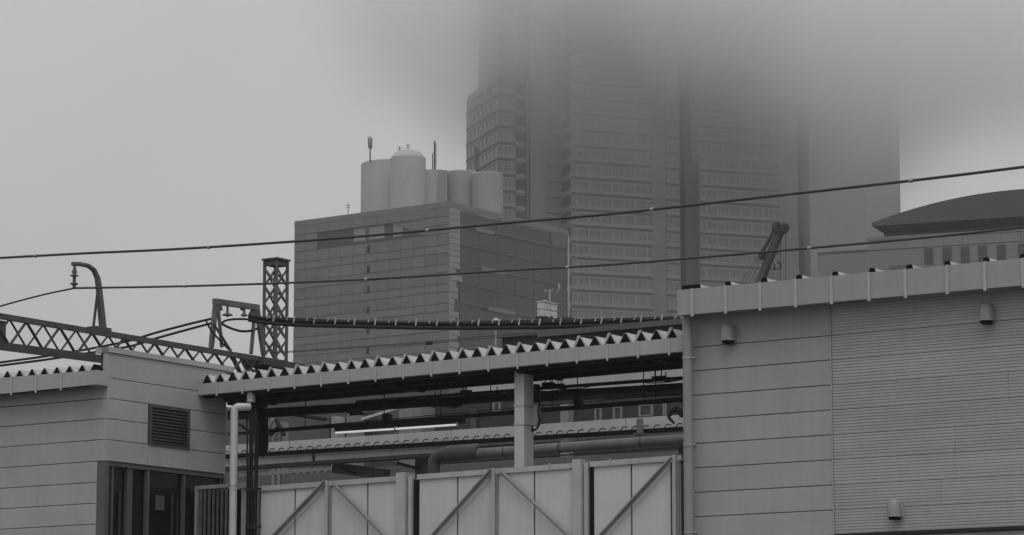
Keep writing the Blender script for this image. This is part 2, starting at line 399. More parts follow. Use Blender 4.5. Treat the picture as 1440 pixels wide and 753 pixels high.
for (x0, y0, x1, y1, w0, n_) in ((598, 569, 642, 573.5, .03, 1.7), (590, 568.5, 612, 571, .07, 1.72), (880, 547, 926, 549.5, .03, 1.7), (884, 546, 900, 548.5, .06, 1.72), (745, 559, 778, 564, .05, 1.7), (500, 578.5, 511, 583, .06, 1.7), (330, 578, 352, 580, .05, .9)):
    MB().bar(P(x0, y0, n_), P(x1, y1, n_), .05, w0).build('bracket_arm', 'canopy_steel', cn)
for x, y in ((652, 551), (657, 553), (768, 545), (775, 541), (786, 543), (790, 547), (922, 533), (931, 531), (937, 535), (541, 565), (613, 562), (700, 556)):
    MB().hexa(P(x - 3, y, 1.4)[0], P(x + 3, y, 1.4)[0], 1.4, 1.5, P(x, y + 2.5, 1.4)[2], P(x, y - 2.5, 1.4)[2]).tube([P(x - 1, y - 2, 1.42), P(x - 1, y - 12, 1.42)], .012, 4).build('pipe_hanger', 'canopy_steel', cn)
for a_, b_, sag in ((755, 790, 5), (790, 830, 4), (905, 957, 4), (600, 660, 4), (430, 500, 5), (660, 722, 4)):
    ya, yb = 566 - (a_ - 540) * .073 - 1, 566 - (b_ - 540) * .073 - 1
    MB().tube([tuple(v) for v in arc_pts(P(a_, ya, 1.45), P((a_ + b_) / 2, (ya + yb) / 2 + sag, 1.45), P(b_, yb, 1.45), 8)], .012, 5).build('slack_cable', 'cable', cn)
MB().tube([P(500, 566, 1.35), P(957, 533.5, 1.35)], .018, 6).build('thin_conduit', 'canopy_steel', cn)
MB().tube([P(380, 604.5, 2.1), P(957, 553.5, 2.1)], .01, 5).build('thin_conduit', 'canopy_steel', cn)
# hanging rails under/behind canopy
def rail(x0, ya, yb, x1, yc, yd, n, d, name, m, par):
    t = S.edge(x0, ya, x1, yc, n); b = S.edge(x0, yb, x1, yd, n)
    return MB().hexa(S.n(x0, ya, n)[0], S.n(x1, yc, n)[0], n, n + d, b, t).build(name, m, par)
rail(500, 563.5, 567, 958, 529.5, 534, 1.55, .08, 'conduit', 'canopy_steel', cn)
rail(320, 578, 590, 958, 538.6, 546.5, 1.6, .2, 'cable_tray', 'canopy_steel', cn)
rail(320, 609, 612.5, 958, 558.5, 565, 2.15, .1, 'lighting_rail', 'canopy_steel', cn)
rail(470, 597, 608, 650, 584, 595.5, 2.0, .12, 'lamp_casing', 'dark', cn)
for x in (430, 540.5, 620, 690, 776.5, 812, 905, 922):
    u, z = S.n(x, 540, 1.9)
    MB().bar((u, 1.9, CB(u) + .05), (u, 1.9, S.n(x, 609 - (x - 320) * .08, 1.9)[1]), .016, .016).build('hanger_rod', 'canopy_steel', cn)
for x, y, n in ((541, 586, 1.95), (811, 568, 1.95), (810, 561, 1.95)):
    pbox(x - 4, y - 4, x + 4, y + 4, n, .15, 'rail_joint', 'canopy_steel', cn)
for x, y in ((655, 552), (640, 570), (770, 541), (785, 543), (925, 532), (935, 534), (918, 549), (775, 562), (496, 578), (500, 582)):
    pbox(x - 9, y - 2.5, x + 7, y + 1.5, 1.5, .05, 'junction_box', 'canopy_steel', cn)
ft_ = thing('fluorescent_lamp', 'lit fluorescent tube hanging below the dark rail under the canopy', 'lamp', S, S.p(556, 600, 1.97))
(a, z0), (b, z1) = S.n(471, 609, 1.97), S.n(643, 597.5, 1.97); mid = ((a + b) / 2, (z0 + z1) / 2)
t1 = MB().tube([(a, 1.97, z0), (mid[0] - .02, 1.97, mid[1] - .001)], .022, 8).build('tube', 'tube', ft_)
MB().tube([(mid[0] + .02, 1.97, mid[1]), (b, 1.97, z1)], .022, 8).build('tube', 'tube', ft_)
for (x, z) in ((a, z0), mid, (b, z1)): MB().hexa(x - .018, x + .018, 1.95, 1.995, z - .03, z + .05).build('lamp_holder', 'white_pipe', ft_)
# white drainpipe with elbow (hangs off the canopy gutter)
m = MB()
n = -.35; e1, e2 = P(353, 553, .1), P(353, 566, .1)
q = [e1, (e2[0], .1, e2[2])]
m.tube(q, .09, 12)
a0 = P(352, 571, -.05); b0 = P(340, 572, -.3)
m.tube([P(351, 572.5, -.1), P(338, 572.5, -.3)] + [tuple(v) for v in arc_pts(P(336, 572.5, -.3), P(329.5, 572.5, -.35), P(329.5, 583, -.35), 6)] + [(P(329.5, 583, -.35)[0], -.35, P(329, 600, -.35)[2]), (P(329.5, 583, -.35)[0], -.35, ZP)], .083, 14)
wp = m.build('downpipe', 'white_pipe', cn, smooth=True)
for y in (683, 686): 
    c = P(330, y, -.35); m = MB().tube([(P(329.5, 583, -.35)[0], -.35, c[2] - .03), (P(329.5, 583, -.35)[0], -.35, c[2] + .01)], .094, 14).build('pipe_collar', 'clamp' if y == 683 else 'white_pipe', wp)
c = P(330, 684, -.35); MB().hexa(c[0] + .02, c[0] + .05, -.35, -.02, c[2] - .02, c[2] + .01).build('pipe_bracket', 'clamp', wp)
MB().tube([P(321, 574.5, -.3), P(330, 573, -.3)], .02, 6).build('pipe_stub', 'white_pipe', wp)

# black cables beside the drainpipe
cb = thing('cable_riser', 'bundle of black cables climbing beside the white drainpipe, dark case behind it', 'cables', S, (P(354, 740, -.15)[0], -.15, ZP))
for i, (x0, x1, yt, rr) in enumerate(((347.5, 346.5, 580, .02), (352, 350, 572, .028), (356, 353.5, 574, .03), (359.5, 357.5, 571, .03), (362, 361, 575, .022))):
    nn = -.15 - .03 * (i % 2)
    pts = [P(x0 + (4 if i > 1 else 2), yt + 3, 1.2), P(x0 + 2, yt, .6), P(x0, yt + 4, .1), P(x0 - .6, yt + 16, nn)] + [P(x1 + .8 * math.sin(y * .021 + i * 2) + (x0 - x1) * (753 - y) / 160, y, nn) for y in range(605, 790, 18)]
    pts.append((pts[-1][0], nn, ZP)); MB().tube(pts, rr, 7).build('cable', 'cable', cb, smooth=True)
for y in (689, 742):
    a = P(345, y, -.22); b = P(367, y, -.22); MB().hexa(a[0], b[0], -.225, -.205, a[2] - .035, a[2] + .03).build('cable_cleat', 'dark', cb)
for i in range(3):
    pts = arc_pts(P(366 + i * 3, 574, .6), P(372 - i * 2, 575, .5), P(362 + i, 602, .2), 6); MB().tube(pts, .03, 7).build('looping_cable', 'cable', cb, smooth=True)
a = P(369, 603, .9)
m = MB().lathe((a[0], .9, a[2]), [(.02, -.62), (.10, -.58), (.14, -.42), (.145, -.1), (.12, .22), (.07, .30)], 14)
m.build('dark_case', 'cable', cb, smooth=True)
MB().tube([P(333, 596, .3), P(340, 599, .3), P(349, 606, .1)], .025, 6).build('branch_cable', 'cable', cb)

# ------------------------------------------------------------------ fence
fe = thing('panel_fence', 'tall white sheet fence with diagonal braces in front of the platform', 'fence', S, (-8, 0, ZP))
nf = .0
E = S.edge(363, 684.5, 957, 640.5, nf)
def fx(x, y=700): return S.n(x, y, nf)[0]
seg_ = [(366, 415), (415, 462), (462, 517), (517, 561), (589, 643.5), (643.5, 696.5), (696.5, 751.5), (751.5, 808), (832.5, 888), (888, 944), (944, 958)]
for a, b in seg_:
    ua, ub = fx(a) + .02, fx(b) - .02
    zt = lambda u: E(u) - .10
    m = MB().hexa(ua, ub, nf, nf + .03, ZP + .1, zt)
    m.build('fence_panel', 'fence', fe)
MB().hexa(fx(363), fx(960), nf + .045, nf + .06, ZP, lambda u: E(u) - .08).build('backing_sheet', 'joint', fe)
for a, b in ((352, 562), (588, 807), (831, 960)):
    MB().hexa(fx(a), fx(b), nf - .05, nf + .04, lambda u: E(u) - .105, lambda u: E(u)).build('top_rail', 'fence_fr', fe)
for a, b, hi in ((560.5, 573, .06), (808.5, 820.5, .06)):
    m = MB().hexa(fx(a), fx(b), nf - .10, nf - .06, ZP, lambda u: E(u) + hi).hexa(fx(b) - .02, fx(b) + .01, nf - .058, nf + .25, ZP, lambda u: E(u) + hi)
    m.build('fence_post', 'fence_fr', fe)
    x = b + 2.5
    MB().hexa(fx(x), fx(x + 5.5), nf - .05, nf + .02, ZP, lambda u: E(u) - .01).build('end_stud', 'fence_fr', fe)
    MB().hexa(fx(x + 8.2), fx(x + 12.5), nf - .02, nf + .0, ZP, lambda u: E(u) - .11).build('gap_strip', 'gable', fe)
for x in (462, 696.5, 951): 
    MB().hexa(fx(x) - .025, fx(x) + .045, nf - .10, nf - .052, ZP, lambda u: E(u) + .01).build('stud', 'fence_fr', fe)
    MB().hexa(fx(x) + .05, fx(x) + .085, nf - .04, nf - .002, ZP, lambda u: E(u) - .11).build('stud_shadow_gap', 'brace', fe)
for a, y0, b, y1 in ((456, 677, 384, 753), (467, 678, 541, 753), (690, 660, 607, 753), (702, 660, 800, 753), (944, 643, 843, 753)):
    p, q = P(a, y0, nf - .13), P(b, y1, nf - .13); p, q = Vector(p), Vector(q); q = p + (q - p) * 1.6
    MB().bar(p, q, .03, .075, up=(0, 1, 0)).bar(p + Vector((0, .03, -.05)), q + Vector((0, .03, -.05)), .05, .02, up=(0, 1, 0)).build('brace', 'brace', fe)
for x in (775, 860): 
    u = fx(x); MB().hexa(u - .012, u + .02, nf - .058, nf - .03, E(u) - .07, E(u) + .03).build('rail_clip', 'clamp', fe)
# slatted gate at the left of the fence
sg = thing('slatted_gate', 'narrow slatted gate between dark glazed entrance and white drainpipe', 'gate', S, (fx(300), -.1, ZP))
ng = -.05
gt = S.edge(275, 684, 322, 680.5, ng)
g0, g1 = S.n(275, 700, ng)[0], S.n(322, 700, ng)[0]
MB().hexa(g0, g1 + .55, ng - .03, ng + .05, lambda u: gt(u) - .08, gt).hexa(g0, g0 + .06, ng - .03, ng + .05, ZP, lambda u: gt(u) - .08).build('gate_frame', 'brace', sg)
for x in range(281, 322, 6):
    u = S.n(x, 700, ng)[0]; MB().hexa(u, u + .045, ng - .01, ng + .03, ZP, lambda u: gt(u) - .085).build('slat', 'lattice2', sg)
u = S.n(341, 700, .0)[0]; MB().hexa(u, u + .14, -.04, .06, ZP, lambda u: gt(u) - .12).build('end_post', 'fence_fr', sg)
MB().hexa(g0 + .06, g1 + .5, ng + .3, ng + .33, ZP, lambda u: gt(u) - .1).build('back_sheet', 'gable', sg)

# ------------------------------------------------------------------ left building
lb = thing('ticket_building', 'grey panelled corner building with louvre vent and dark glazed entrance', 'building', S, (-16, -2, ZP))
nc = -3.0
uc, _ = S.n(150, 600, nc)
zj = [S.n(150, y, nc)[1] for y in (531.5, 560.2, 588.6, 618, 648, 677.5, 707, 736.5)]
pt = (zj[0] - zj[-1]) / 7
ztop = S.n(149, 496, nc)[1]; zcop = S.n(149, 488.5, nc)[1]
while zj[-1] > ZP + pt: zj.append(zj[-1] - pt)
uLL = S.n(-160, 600, nc)[0]
nR = S.u(318, 600, uc)[0]
# left face
LT = S.edge(6, 531.5, 129, 521.5, nc - .35); LB = S.edge(0, 554.5, 146, 540, nc - .35)
MB().hexa(uLL, uc - .05, nc + .045, nR - .3, zj[3] - .01, zj[0]).hexa(uLL, uc - .35, nc + .045, nR - .3, ZP, zj[4] - .02).hexa(uLL, uc - .06, nc + .05, nR - .35, zj[4] + .03, zj[3]-.02).build('backing_wall', 'joint', lb)
lz = [zj[0] + pt] + zj
for i in range(len(lz) - 1):
    hi = min(lz[i] - .006, LB(uc - 2) + .25); lo = lz[i + 1] + .006
    r = uc - .115 if lz[i + 1] > zj[4] - .1 and i < 5 else uc - .24
    if hi - lo < .05: continue
    MB().panel(uLL, r, nc, nc + .04, lo, hi).build('wall_panel', 'panel_l', lb)
# corner trim
for hi_, lo_ in zip([ztop + .004] + zj[:4], zj[:5]):
    MB().hexa(uc - .11, uc + .0, nc - .012, nc + .10, lo_ + .004, hi_ - .004).build('corner_trim', 'panel_l', lb)
MB().hexa(uc - .235, uc - .01, nc - .006, nc + .12, ZP, zj[4] - .004).build('entrance_corner_post', 'lframe', lb)
XF = lambda a, b, z: (uc - b, nc + a, z)
def RF(): return MB(XF)
wR = nR - nc
an = lambda x, y=600: S.u(x, y, uc)[0] - nc
vx0, vx1 = an(209, 600), an(266, 600); vz1 = S.u(209, 568.5, uc)[1]; vz0 = S.u(209, 626, uc)[1]
cuts = {}
RF().hexa(.11, wR, .045, .3, zj[4], ztop).build('face_backing', 'joint', lb)
for i in range(len(lz)):
    if lz[i] < zj[4] + .1: break
    lo = lz[i + 1] + .006; hi = min(lz[i] - .006, ztop - .0)
    if i == 0: hi = ztop
    if hi - lo < .03: continue
    if i == 0:
        RF().panel(.105, wR, 0, .04, lo, hi).build('wall_panel', 'panel_l', lb); continue
    spans = [(.105, wR)]
    if i in (2, 3, 4): spans = [(.105, vx0 - .03), (vx1 + .03, wR)]
    if i == 4: spans = [(.105, vx0), (vx0 + .01, vx1), (vx1 + .01, wR)]
    for a, b in spans:
        RF().panel(a, b, 0, .04, lo, hi).build('wall_panel', 'panel_l', lb)
# vent sits across rows 2 and 3
RF().hexa(vx0 - .028, vx1 + .028, .02, .044, zj[3] + .0, zj[1] - .008).build('vent_surround', 'panel_l', lb)
lv = RF().hexa(vx0, vx0 + .07, -.03, .05, vz0, vz1).hexa(vx1 - .07, vx1, -.03, .05, vz0, vz1).hexa(vx0 + .07, vx1 - .07, -.03, .05, vz1 - .06, vz1).hexa(vx0 + .07, vx1 - .07, -.03, .05, vz0, vz0 + .04).build('louvre_vent', 'louvre', lb)
RF().hexa(vx0 + .07, vx1 - .07, .008, .018, vz0 + .04, vz1 - .06).build('vent_back', 'gable', lv)
ns = 11
for k in range(ns):
    z = vz0 + .05 + (vz1 - vz0 - .12) * (k + .5) / ns; m = RF()
    m.add([(vx0 + .07, -.025, z - .03), (vx1 - .07, -.025, z - .03), (vx1 - .07, .005, z + .02), (vx0 + .07, .005, z + .02),
           (vx0 + .07, -.025, z - .02), (vx1 - .07, -.025, z - .02), (vx1 - .07, .005, z + .03), (vx0 + .07, .005, z + .03)],
          [(0, 3, 2, 1), (4, 5, 6, 7), (0, 1, 5, 4), (1, 2, 6, 5), (2, 3, 7, 6), (3, 0, 4, 7)]).build('slat', 'slat', lv)
# coping
RF().hexa(-.03, wR + .2, -.04, .32, ztop, zcop).build('coping', 'fascia', lb)
MB().hexa(uc - .16, uc + .03, nc - .03, nR, ztop - .0, zcop - .002).build('coping_return', 'fascia', lb)
MB().hexa(uc - .14, uc - .112, nc + .002, nR, zj[0], ztop - .004).build('parapet_back', 'panel_l', lb)
# entrance glazing
RF().hexa(.02, wR, .03, .28, zj[4] - .09, zj[4] - .008).build('entrance_lintel', 'lframe', lb)
for x, wd, dd in ((159, .05, .04), (182, .17, .07), (208, .09, .04), (261, .06, .06), (316, .06, .04)):
    a = an(x, 700); RF().hexa(a, a + wd, dd, dd + .08, ZP, zj[4] - .09).build('mullion', 'lframe', lb)
ed = [an(x, 700) for x in (161, 211, 263, 317)]
for a, b in zip(ed, ed[1:]):
    RF().hexa(a + .06, b - .01, .15, .165, ZP, zj[4] - .09).build('pane', 'glass_dk', lb)
RF().hexa(.05, wR, 1.6, 1.65, ZP, zj[4]).build('inner_wall', 'dark', lb)
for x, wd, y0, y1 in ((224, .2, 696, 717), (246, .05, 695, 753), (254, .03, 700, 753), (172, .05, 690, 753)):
    a = an(x, 710); RF().hexa(a, a + wd * 1.4, .10, .12, S.u(x, y1, uc)[1], S.u(x, y0, uc)[1]).build('pane_reflection', 'louvre' if wd > .18 else 'slat', lb)  # reflections painted as thin grey strips in front of the panes
# left fascia with folds
ufe = S.n(135, 530, nc - .4)[0]
lf = MB().hexa(uLL, ufe - .28, nc - .37, nc - .33, LB, LT).build('fascia', 'fascia', lb)
MB().hexa(ufe - .275, ufe, nc - .40, nc - .02, LB, lambda u: LT(u) + .0).build('gutter_end', 'fascia', lb)
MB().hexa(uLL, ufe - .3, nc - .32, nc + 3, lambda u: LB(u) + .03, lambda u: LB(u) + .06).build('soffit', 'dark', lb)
for k in range(-10, 7):
    x = 9 + 0 * k
    u = S.n(9, 528, nc - .35)[0] + k * tp; h = tp / 2
    if u > ufe - .2 or u < uLL: continue
    z0 = LT(u) - .015
    o = MB().prism([(u - h + .001, z0), (u + h - .001, z0), (u + .02, z0 + .155), (u - .02, z0 + .155)], nc - .32, nc + 1.6).build('roof_fold', 'roofsheet', lb)
    MB().prism([(u - h * .6, z0), (u + h * .6, z0), (u + .01, z0 + .15), (u - .01, z0 + .15)], nc - .335, nc - .322).build('fold_end_shade', 'gable', o)  # shaded fold end drawn as a dark plate
    if k % 2 == 0 and u + h < ufe - .3: MB().hexa(u + h - .024, u + h + .024, nc - .392, nc - .372, LB(u + h) - .05, LT(u + h) + .004).build('fascia_strap', 'bar', lf)
u = ufe - .12; z0 = LT(u) - .01
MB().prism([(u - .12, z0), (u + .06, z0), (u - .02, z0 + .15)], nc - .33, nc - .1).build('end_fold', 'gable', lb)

# ------------------------------------------------------------------ opposite platform roof behind
np_ = 13.0
pr = thing('opposite_platform_roof', 'pale gutter line and bracketed rail of the opposite platform roof', 'roof', S, (-8, np_, ZP))
PT = S.edge(362, 623.5, 957, 583.5, np_); PB = S.edge(362, 634, 957, 597.5, np_)
p0, p1 = S.n(300, 620, np_)[0], S.n(1010, 590, np_)[0]
step = (p1 - p0) / 6
for k in range(6):
    MB().hexa(p0 + k * step + .006, p0 + (k + 1) * step - .006, np_, np_ + .05, PB, PT).build('gutter_panel', 'plat', pr)
def off(e, d): return lambda u: e(u) - d
# rail with hooks
MB().hexa(p0, p1, np_ - .3, np_ - .22, off(PB, .19), off(PB, .085)).build('rail', 'gable', pr)
MB().hexa(p0, p1, np_ - .2, np_ - .17, off(PB, .10), off(PB, .006)).build('gutter_lip', 'plat', pr)
MB().hexa(p0, p1, np_ - .2, np_ - .12, off(PB, .235), off(PB, .20)).build('light_strip', 'plat', pr)
q0 = S.n(540, 620, np_ - .3)[0]; q1 = S.n(723, 608, np_ - .3)[0]; hs = (q1 - q0) / 12.9
hk = None; k = -int((q0 - p0) / hs)
while q0 + k * hs < p1:
    u = q0 + k * hs; z = PB(u)
    m = MB().tube([(u - .06, np_ - .28, z - .10), (u - .0, np_ - .28, z - .025), (u + .03, np_ - .28, z - .005), (u + .13, np_ - .26, z - .012)], .013, 4)
    m.build('hook_bracket', 'gable', pr); k += 1
MB().hexa(p0, p1, np_ - .1, np_ - .02, off(PB, .42), off(PB, .26)).build('shadow_board', 'canopy_steel', pr)
BT = S.edge(362, 643, 620, 622.5, np_); BB = S.edge(362, 655.5, 620, 638, np_)
bu1 = S.n(640, 630, np_)[0]
MB().hexa(p0, S.n(446, 640, np_)[0] - .004, np_ - .16, np_ - .11, BB, BT).build('beam', 'plat', pr)
MB().hexa(S.n(446, 640, np_)[0] + .004, bu1, np_ - .16, np_ - .11, BB, BT).build('beam', 'plat', pr)
MB().hexa(p0, bu1, np_ - .3, np_ - .0, off(BB, .10), off(BB, .004)).build('beam_flange', 'dark', pr)
u = S.n(446, 640, np_)[0]; MB().hexa(u - .01, u + .05, np_ - .2, np_ - .165, lambda u: BB(u), lambda u: BT(u) + .12).build('beam_joint', 'dark', pr)
# roof sheet seen from below: corrugated translucent strips
n2 = np_ + 2.0
for a, b, ya, yb, yc, yd in ((325, 475, 667, 660, 671, 664), (378, 470, 662, 657, 668, 661), (513, 545, 659.5, 661, 663.5, 664.5)):
    t = S.edge(a, ya, b, yb, n2); bb = S.edge(a, yc, b, yd, n2)
    m = MB(); u0, u1 = S.n(a, ya, n2)[0], S.n(b, yb, n2)[0]; kk = max(4, int((u1 - u0) / .12))
    for i in range(kk):
        x0 = u0 + (u1 - u0) * i / kk; x1 = u0 + (u1 - u0) * (i + 1) / kk; n2b = n2 + (.0 if i % 2 else .03)
        m.hexa(x0, x1 - .002, n2b, n2b + .05, bb, t)
    m.build('corrugated_strip', 'bg_light', pr)
MB().bar(P(470, 658, np_ + .6), P(545, 668, np_ + .6), .2, .28).build('sloping_beam', 'bg_mid', pr)
for k, (x0, y0, x1, y1) in enumerate(((478, 657, 500, 666), (560, 652, 590, 660))): MB().bar(P(x0, y0, np_ + .2), P(x1, y1, np_ + .2), .08, .08).build('rail_joint', 'canopy_steel', pr)
MB().hexa(p0, p1, np_ + 3, np_ + 3.2, ZP, lambda u: PB(u) - .30).build('back_wall', 'bg_mid', pr)
MB().hexa(p0, p1, np_ + .06, np_ + 1.3, off(PB, .32), off(PB, .26)).build('roof_deck', 'dark', pr)
for x in (300, 590, 960): 
    u = S.n(x, 650, np_ + 1)[0]; MB().hexa(u, u + .25, np_ + .8, np_ + 1.05, ZP, lambda u: PB(u) - .33).build('column', 'bg_mid', pr)
# insulated pipe
npi = 11.0
ip = thing('insulated_pipe', 'fat lagged pipe with elbow running behind the column above the fence', 'pipe', S, (P(650, 640, npi)[0], npi, ZP))
A = P(672, 638, npi); Bq = P(965, 617.5, npi); rp = .125
MB().tube([A, Bq, tuple(Vector(Bq) + (Vector(Bq) - Vector(A)) * .1)], rp, 16).build('pipe_run', 'insul', ip, smooth=True)
for x in (712, 792, 905): 
    c = Vector(A).lerp(Vector(Bq), (x - 672) / 293); d = (Vector(Bq) - Vector(A)).normalized() * .03
    MB().tube([c - d, c + d], rp + .008, 16).build('pipe_band', 'insul_dk', ip, smooth=True)
MB().tube([P(625, 640, npi), P(634, 638, npi), P(671, 635.5, npi), P(673, 635.5, npi)], [.19, .205, .205, .17], 18).build('pipe_sleeve', 'insul_dk', ip, smooth=True)
MB().tube([tuple(v) for v in arc_pts(P(627, 639, npi), P(609, 639, npi), P(610, 662, npi), 8)] + [(P(610, 662, npi)[0], npi, ZP)], .16, 16).build('elbow', 'insul_dk', ip, smooth=True)
MB().tube([P(620, 652.5, npi - .1), P(965, 628.5, npi - .1)], .02, 6).build('strapped_cable', 'cable', ip)
vs_ = thing('vent_stub', 'short square dark vent stub standing in front of the pale gutter line', 'vent', S, P(900, 608, np_ - .6))
a = P(900, 598, np_ - .6); m = MB().lathe((a[0], np_ - .6, a[2]), [(.085, -.2), (.085, .12), (.07, .16)], 12); m.build('stub', 'insul', vs_, smooth=True)
MB().hexa(a[0] - .13, a[0] + .13, np_ - .72, np_ - .48, a[2] - .24, a[2] - .2).build('stub_base', 'insul_dk', vs_)
bk = thing('bent_bracket', 'black hooked steel bracket jutting beside the right drainpipe', 'bracket', S, P(950, 580, 9))
MB().tube([P(962, 580, 9), P(953, 573.5, 9), P(946, 577, 9), P(940.5, 585, 9), P(941, 588, 9), P(948, 595.5, 9)], [.1, .11, .07, .05, .04, .03], 7).build('arm', 'cable', bk)
MB().tube([P(950, 575, 9), P(960, 586, 9)], .05, 6).build('strut', 'cable', bk)
fr2 = thing('far_platform_roof', 'long pale roof edge glimpsed between the dark rails under the canopy', 'roof', S, (P(700, 550, 24)[0], 24, ZP))
MB().hexa(P(655, 560, 24)[0], P(1000, 540, 24)[0], 24, 24.1, S.edge(655, 555, 957, 542, 24), S.edge(655, 530, 957, 512, 24)).build('gutter', 'plat', fr2)
MB().hexa(P(655, 560, 24)[0], P(1000, 540, 24)[0], 24.11, 27, S.edge(655, 553, 957, 540, 24), S.edge(655, 531, 957, 513, 24)).build('roof_deck', 'dark', fr2)
for x in (662, 955): MB().hexa(P(x, 570, 25)[0], P(x, 570, 25)[0] + .2, 25, 25.2, ZP, P(x, 570, 24)[2] - .0).build('column', 'bg_mid', fr2)
# buildings seen through the gap
nb = 30.0
db = thing('dark_low_building', 'dark rendered building with small white framed windows behind the platform', 'building', S, (P(760, 600, nb)[0], nb, 0))
u0, u1 = P(597, 590, nb)[0], P(1090, 590, nb)[0]
ztd = P(860, 466, nb)[2]
ub = P(766, 466, nb)[0]
MB().hexa(u0, ub - .01, nb + .6, nb + 12, 0, P(700, 545, nb)[2]).hexa(ub, u1, nb, nb + 12, 0, ztd).build('wall', 'bg_dark', db)
MB().hexa(ub - .2, u1 + .1, nb - .15, nb + .0, ztd, ztd + .18).build('parapet', 'bg_mid', db)
def win(x0, y0, x1, y1, par, n=nb, fr_='bg_light'):
    (a, z1), (b, z0) = S.n(x0, y0, n), S.n(x1, y1, n)
    m = MB(); t = .07
    m.hexa(a, a + t, n - .06, n + .0, z0, z1).hexa(b - t, b, n - .06, n, z0, z1).hexa(a + t, b - t, n - .06, n, z1 - t * .6, z1).hexa(a + t, b - t, n - .06, n, z0, z0 + t * .6)
    o = m.build('window', fr_, par); MB().hexa(a + t, b - t, n - .02, n - .005, z0 + t, z1 - t).build('pane', 'gl_d', o)
for r in ((837, 574, 847, 592), (863, 573, 876, 590), (899, 570, 919, 585), (933, 568, 938, 584)): win(*r, db)
for x in (800,):
    (a, z1), (b, z0) = S.n(795, 570, nb), S.n(807, 597, nb); MB().hexa(a, b, nb - .3, nb - .01, 0, z1).build('pilaster', 'bg_light', db)
win(694, 566, 705, 578, db, nb + .6, 'bg_light')
lw = thing('pale_annex', 'pale plastered annex left of the dark low building seen under canopy', 'building', S, (P(570, 600, nb)[0], nb, 0))
a, b = P(566, 590, nb)[0], P(597, 590, nb)[0]
MB().hexa(a, b - .01, nb - .2, nb + 8, 0, P(570, 561, nb)[2]).build('wall', 'bg_light', lw)
MB().hexa(P(500, 590, nb)[0], a - .01, nb + .5, nb + 8, 0, P(540, 552, nb)[2]).build('side_wall', 'bg_mid', lw)
for x0, x1, mm, yt in ((436, 463, 'bg_mid', 588), (466, 474, 'clip', 586), (488, 502, 'bg_light', 583), (399, 402, 'clip', 586)):
    MB().hexa(P(x0, 590, nb - 2)[0], P(x1, 590, nb - 2)[0], nb - 2, nb - 1.6, ZP, P(x0, yt, nb - 2)[2]).build('pier', mm, lw)
for x0, x1, yt in ((510, 535, 596), (440, 460, 596), (415, 432, 598)): win(x0, yt - 16, x1, yt + 8, lw, nb - .05 if x0 > 500 else nb - 2.05, 'lattice2')
MB().bar(P(508, 590, nb - 3), P(560, 574, nb - 3), .06, .08).build('stair_rail', 'clip', lw)
sh = thing('trackside_sheds', 'low grey trackside shed with pipes behind the cable riser', 'shed', S, (P(420, 600, 26)[0], 26, 0))
MB().hexa(P(300, 600, 27)[0], P(436, 600, 27)[0], 27, 32, 0, P(400, 566, 27)[2]).build('wall', 'bg_mid', sh)
MB().hexa(P(436, 600, 33)[0], P(502, 600, 33)[0], 33, 38, 0, P(460, 570, 33)[2]).build('rear_wall', 'bg_dark', sh)
for x0, y0, x1, y1 in ((376, 604, 384, 590), (388, 590, 400, 612), (380, 612, 392, 600), (404, 582, 458, 590)):
    MB().tube([P(x0, y0, 25), P(x1, y1, 25)], .07, 6).build('pipe', 'cable' if x0 != 376 else 'bg_light', sh)
for x in (383, 391, 397): MB().hexa(P(x, 600, 25.3)[0], P(x + 3, 600, 25.3)[0], 25.3, 25.5, ZP, P(x, 594, 25.3)[2]).build('post', 'bg_light', sh)

# second low building beyond the canopy + tank
nt_ = 60.0
mb2 = thing('flat_roofed_block', 'flat roofed grey block beyond the canopy, left of the white water tank', 'building', S, (P(700, 470, nt_)[0], nt_, 0))
MB().hexa(P(706, 480, nt_)[0], P(1010, 480, nt_)[0], nt_, nt_ + 15, 0, P(760, 468, nt_)[2]).build('wall', 'bg_dark', mb2)
MB().hexa(P(704, 480, nt_)[0], P(1012, 480, nt_)[0], nt_ - .3, nt_ - .0, P(760, 468, nt_)[2] - .1, P(760, 466, nt_)[2]).build('parapet', 'bg_mid', mb2)
MB().hexa(P(752, 456, nt_ + 3)[0], P(800, 456, nt_ + 3)[0], nt_ + 3, nt_ + 8, P(760, 468, nt_)[2], P(770, 449, nt_ + 3)[2]).build('penthouse', 'bg_dark', mb2)
ntk = nt_ + 4.5
wt = thing('water_tank', 'white panelled rooftop water tank with antenna and small dish', 'water tank', S, P(769, 448, ntk))
a, b = P(755, 430, ntk)[0], P(764, 430, ntk)[0]; dpt = S.u(784, 430, b)[0] - ntk; c = b; z0, z1 = P(764, 445, ntk)[2], P(764, 424.5, ntk)[2]
TK = lambda p, q, z: (b - q, ntk + p, z)
for j in range(2):
    lo_, hi_ = z0 + (z1 - z0) * j / 2 + .012, z0 + (z1 - z0) * (j + 1) / 2 - .012
    MB().panel(a + .012, b - .03, ntk, ntk + .1, lo_, hi_, .02).build('tank_panel', 'tank', wt)
    for q in range(2): MB(TK).panel(.03 + dpt * q / 2, dpt * (q + 1) / 2 - .012, 0, .1, lo_, hi_, .02).build('tank_panel', 'tank', wt)
MB().hexa(a + .03, b - .04, ntk + .08, ntk + dpt - .02, z0 + .01, z1 - .01).build('tank_body', 'bg_mid', wt)
MB().hexa(a - .03, b + .03, ntk - .03, ntk + dpt, z1, z1 + .05).build('tank_lid', 'tank', wt)
MB().lathe(((b + a) / 2, ntk + dpt * .35, z1 + .05), [(.11, 0), (.10, .05), (.03, .08)], 12).build('hatch', 'tank', wt)
MB().hexa(a - .05, c + .05, ntk - .05, ntk + dpt + .05, z0 - .1, z0 - .01).build('tank_frame', 'dark', wt)
MB().tube([P(773, 424, ntk), P(773, 407, ntk)], .04, 6).build('mast', 'clip', wt)
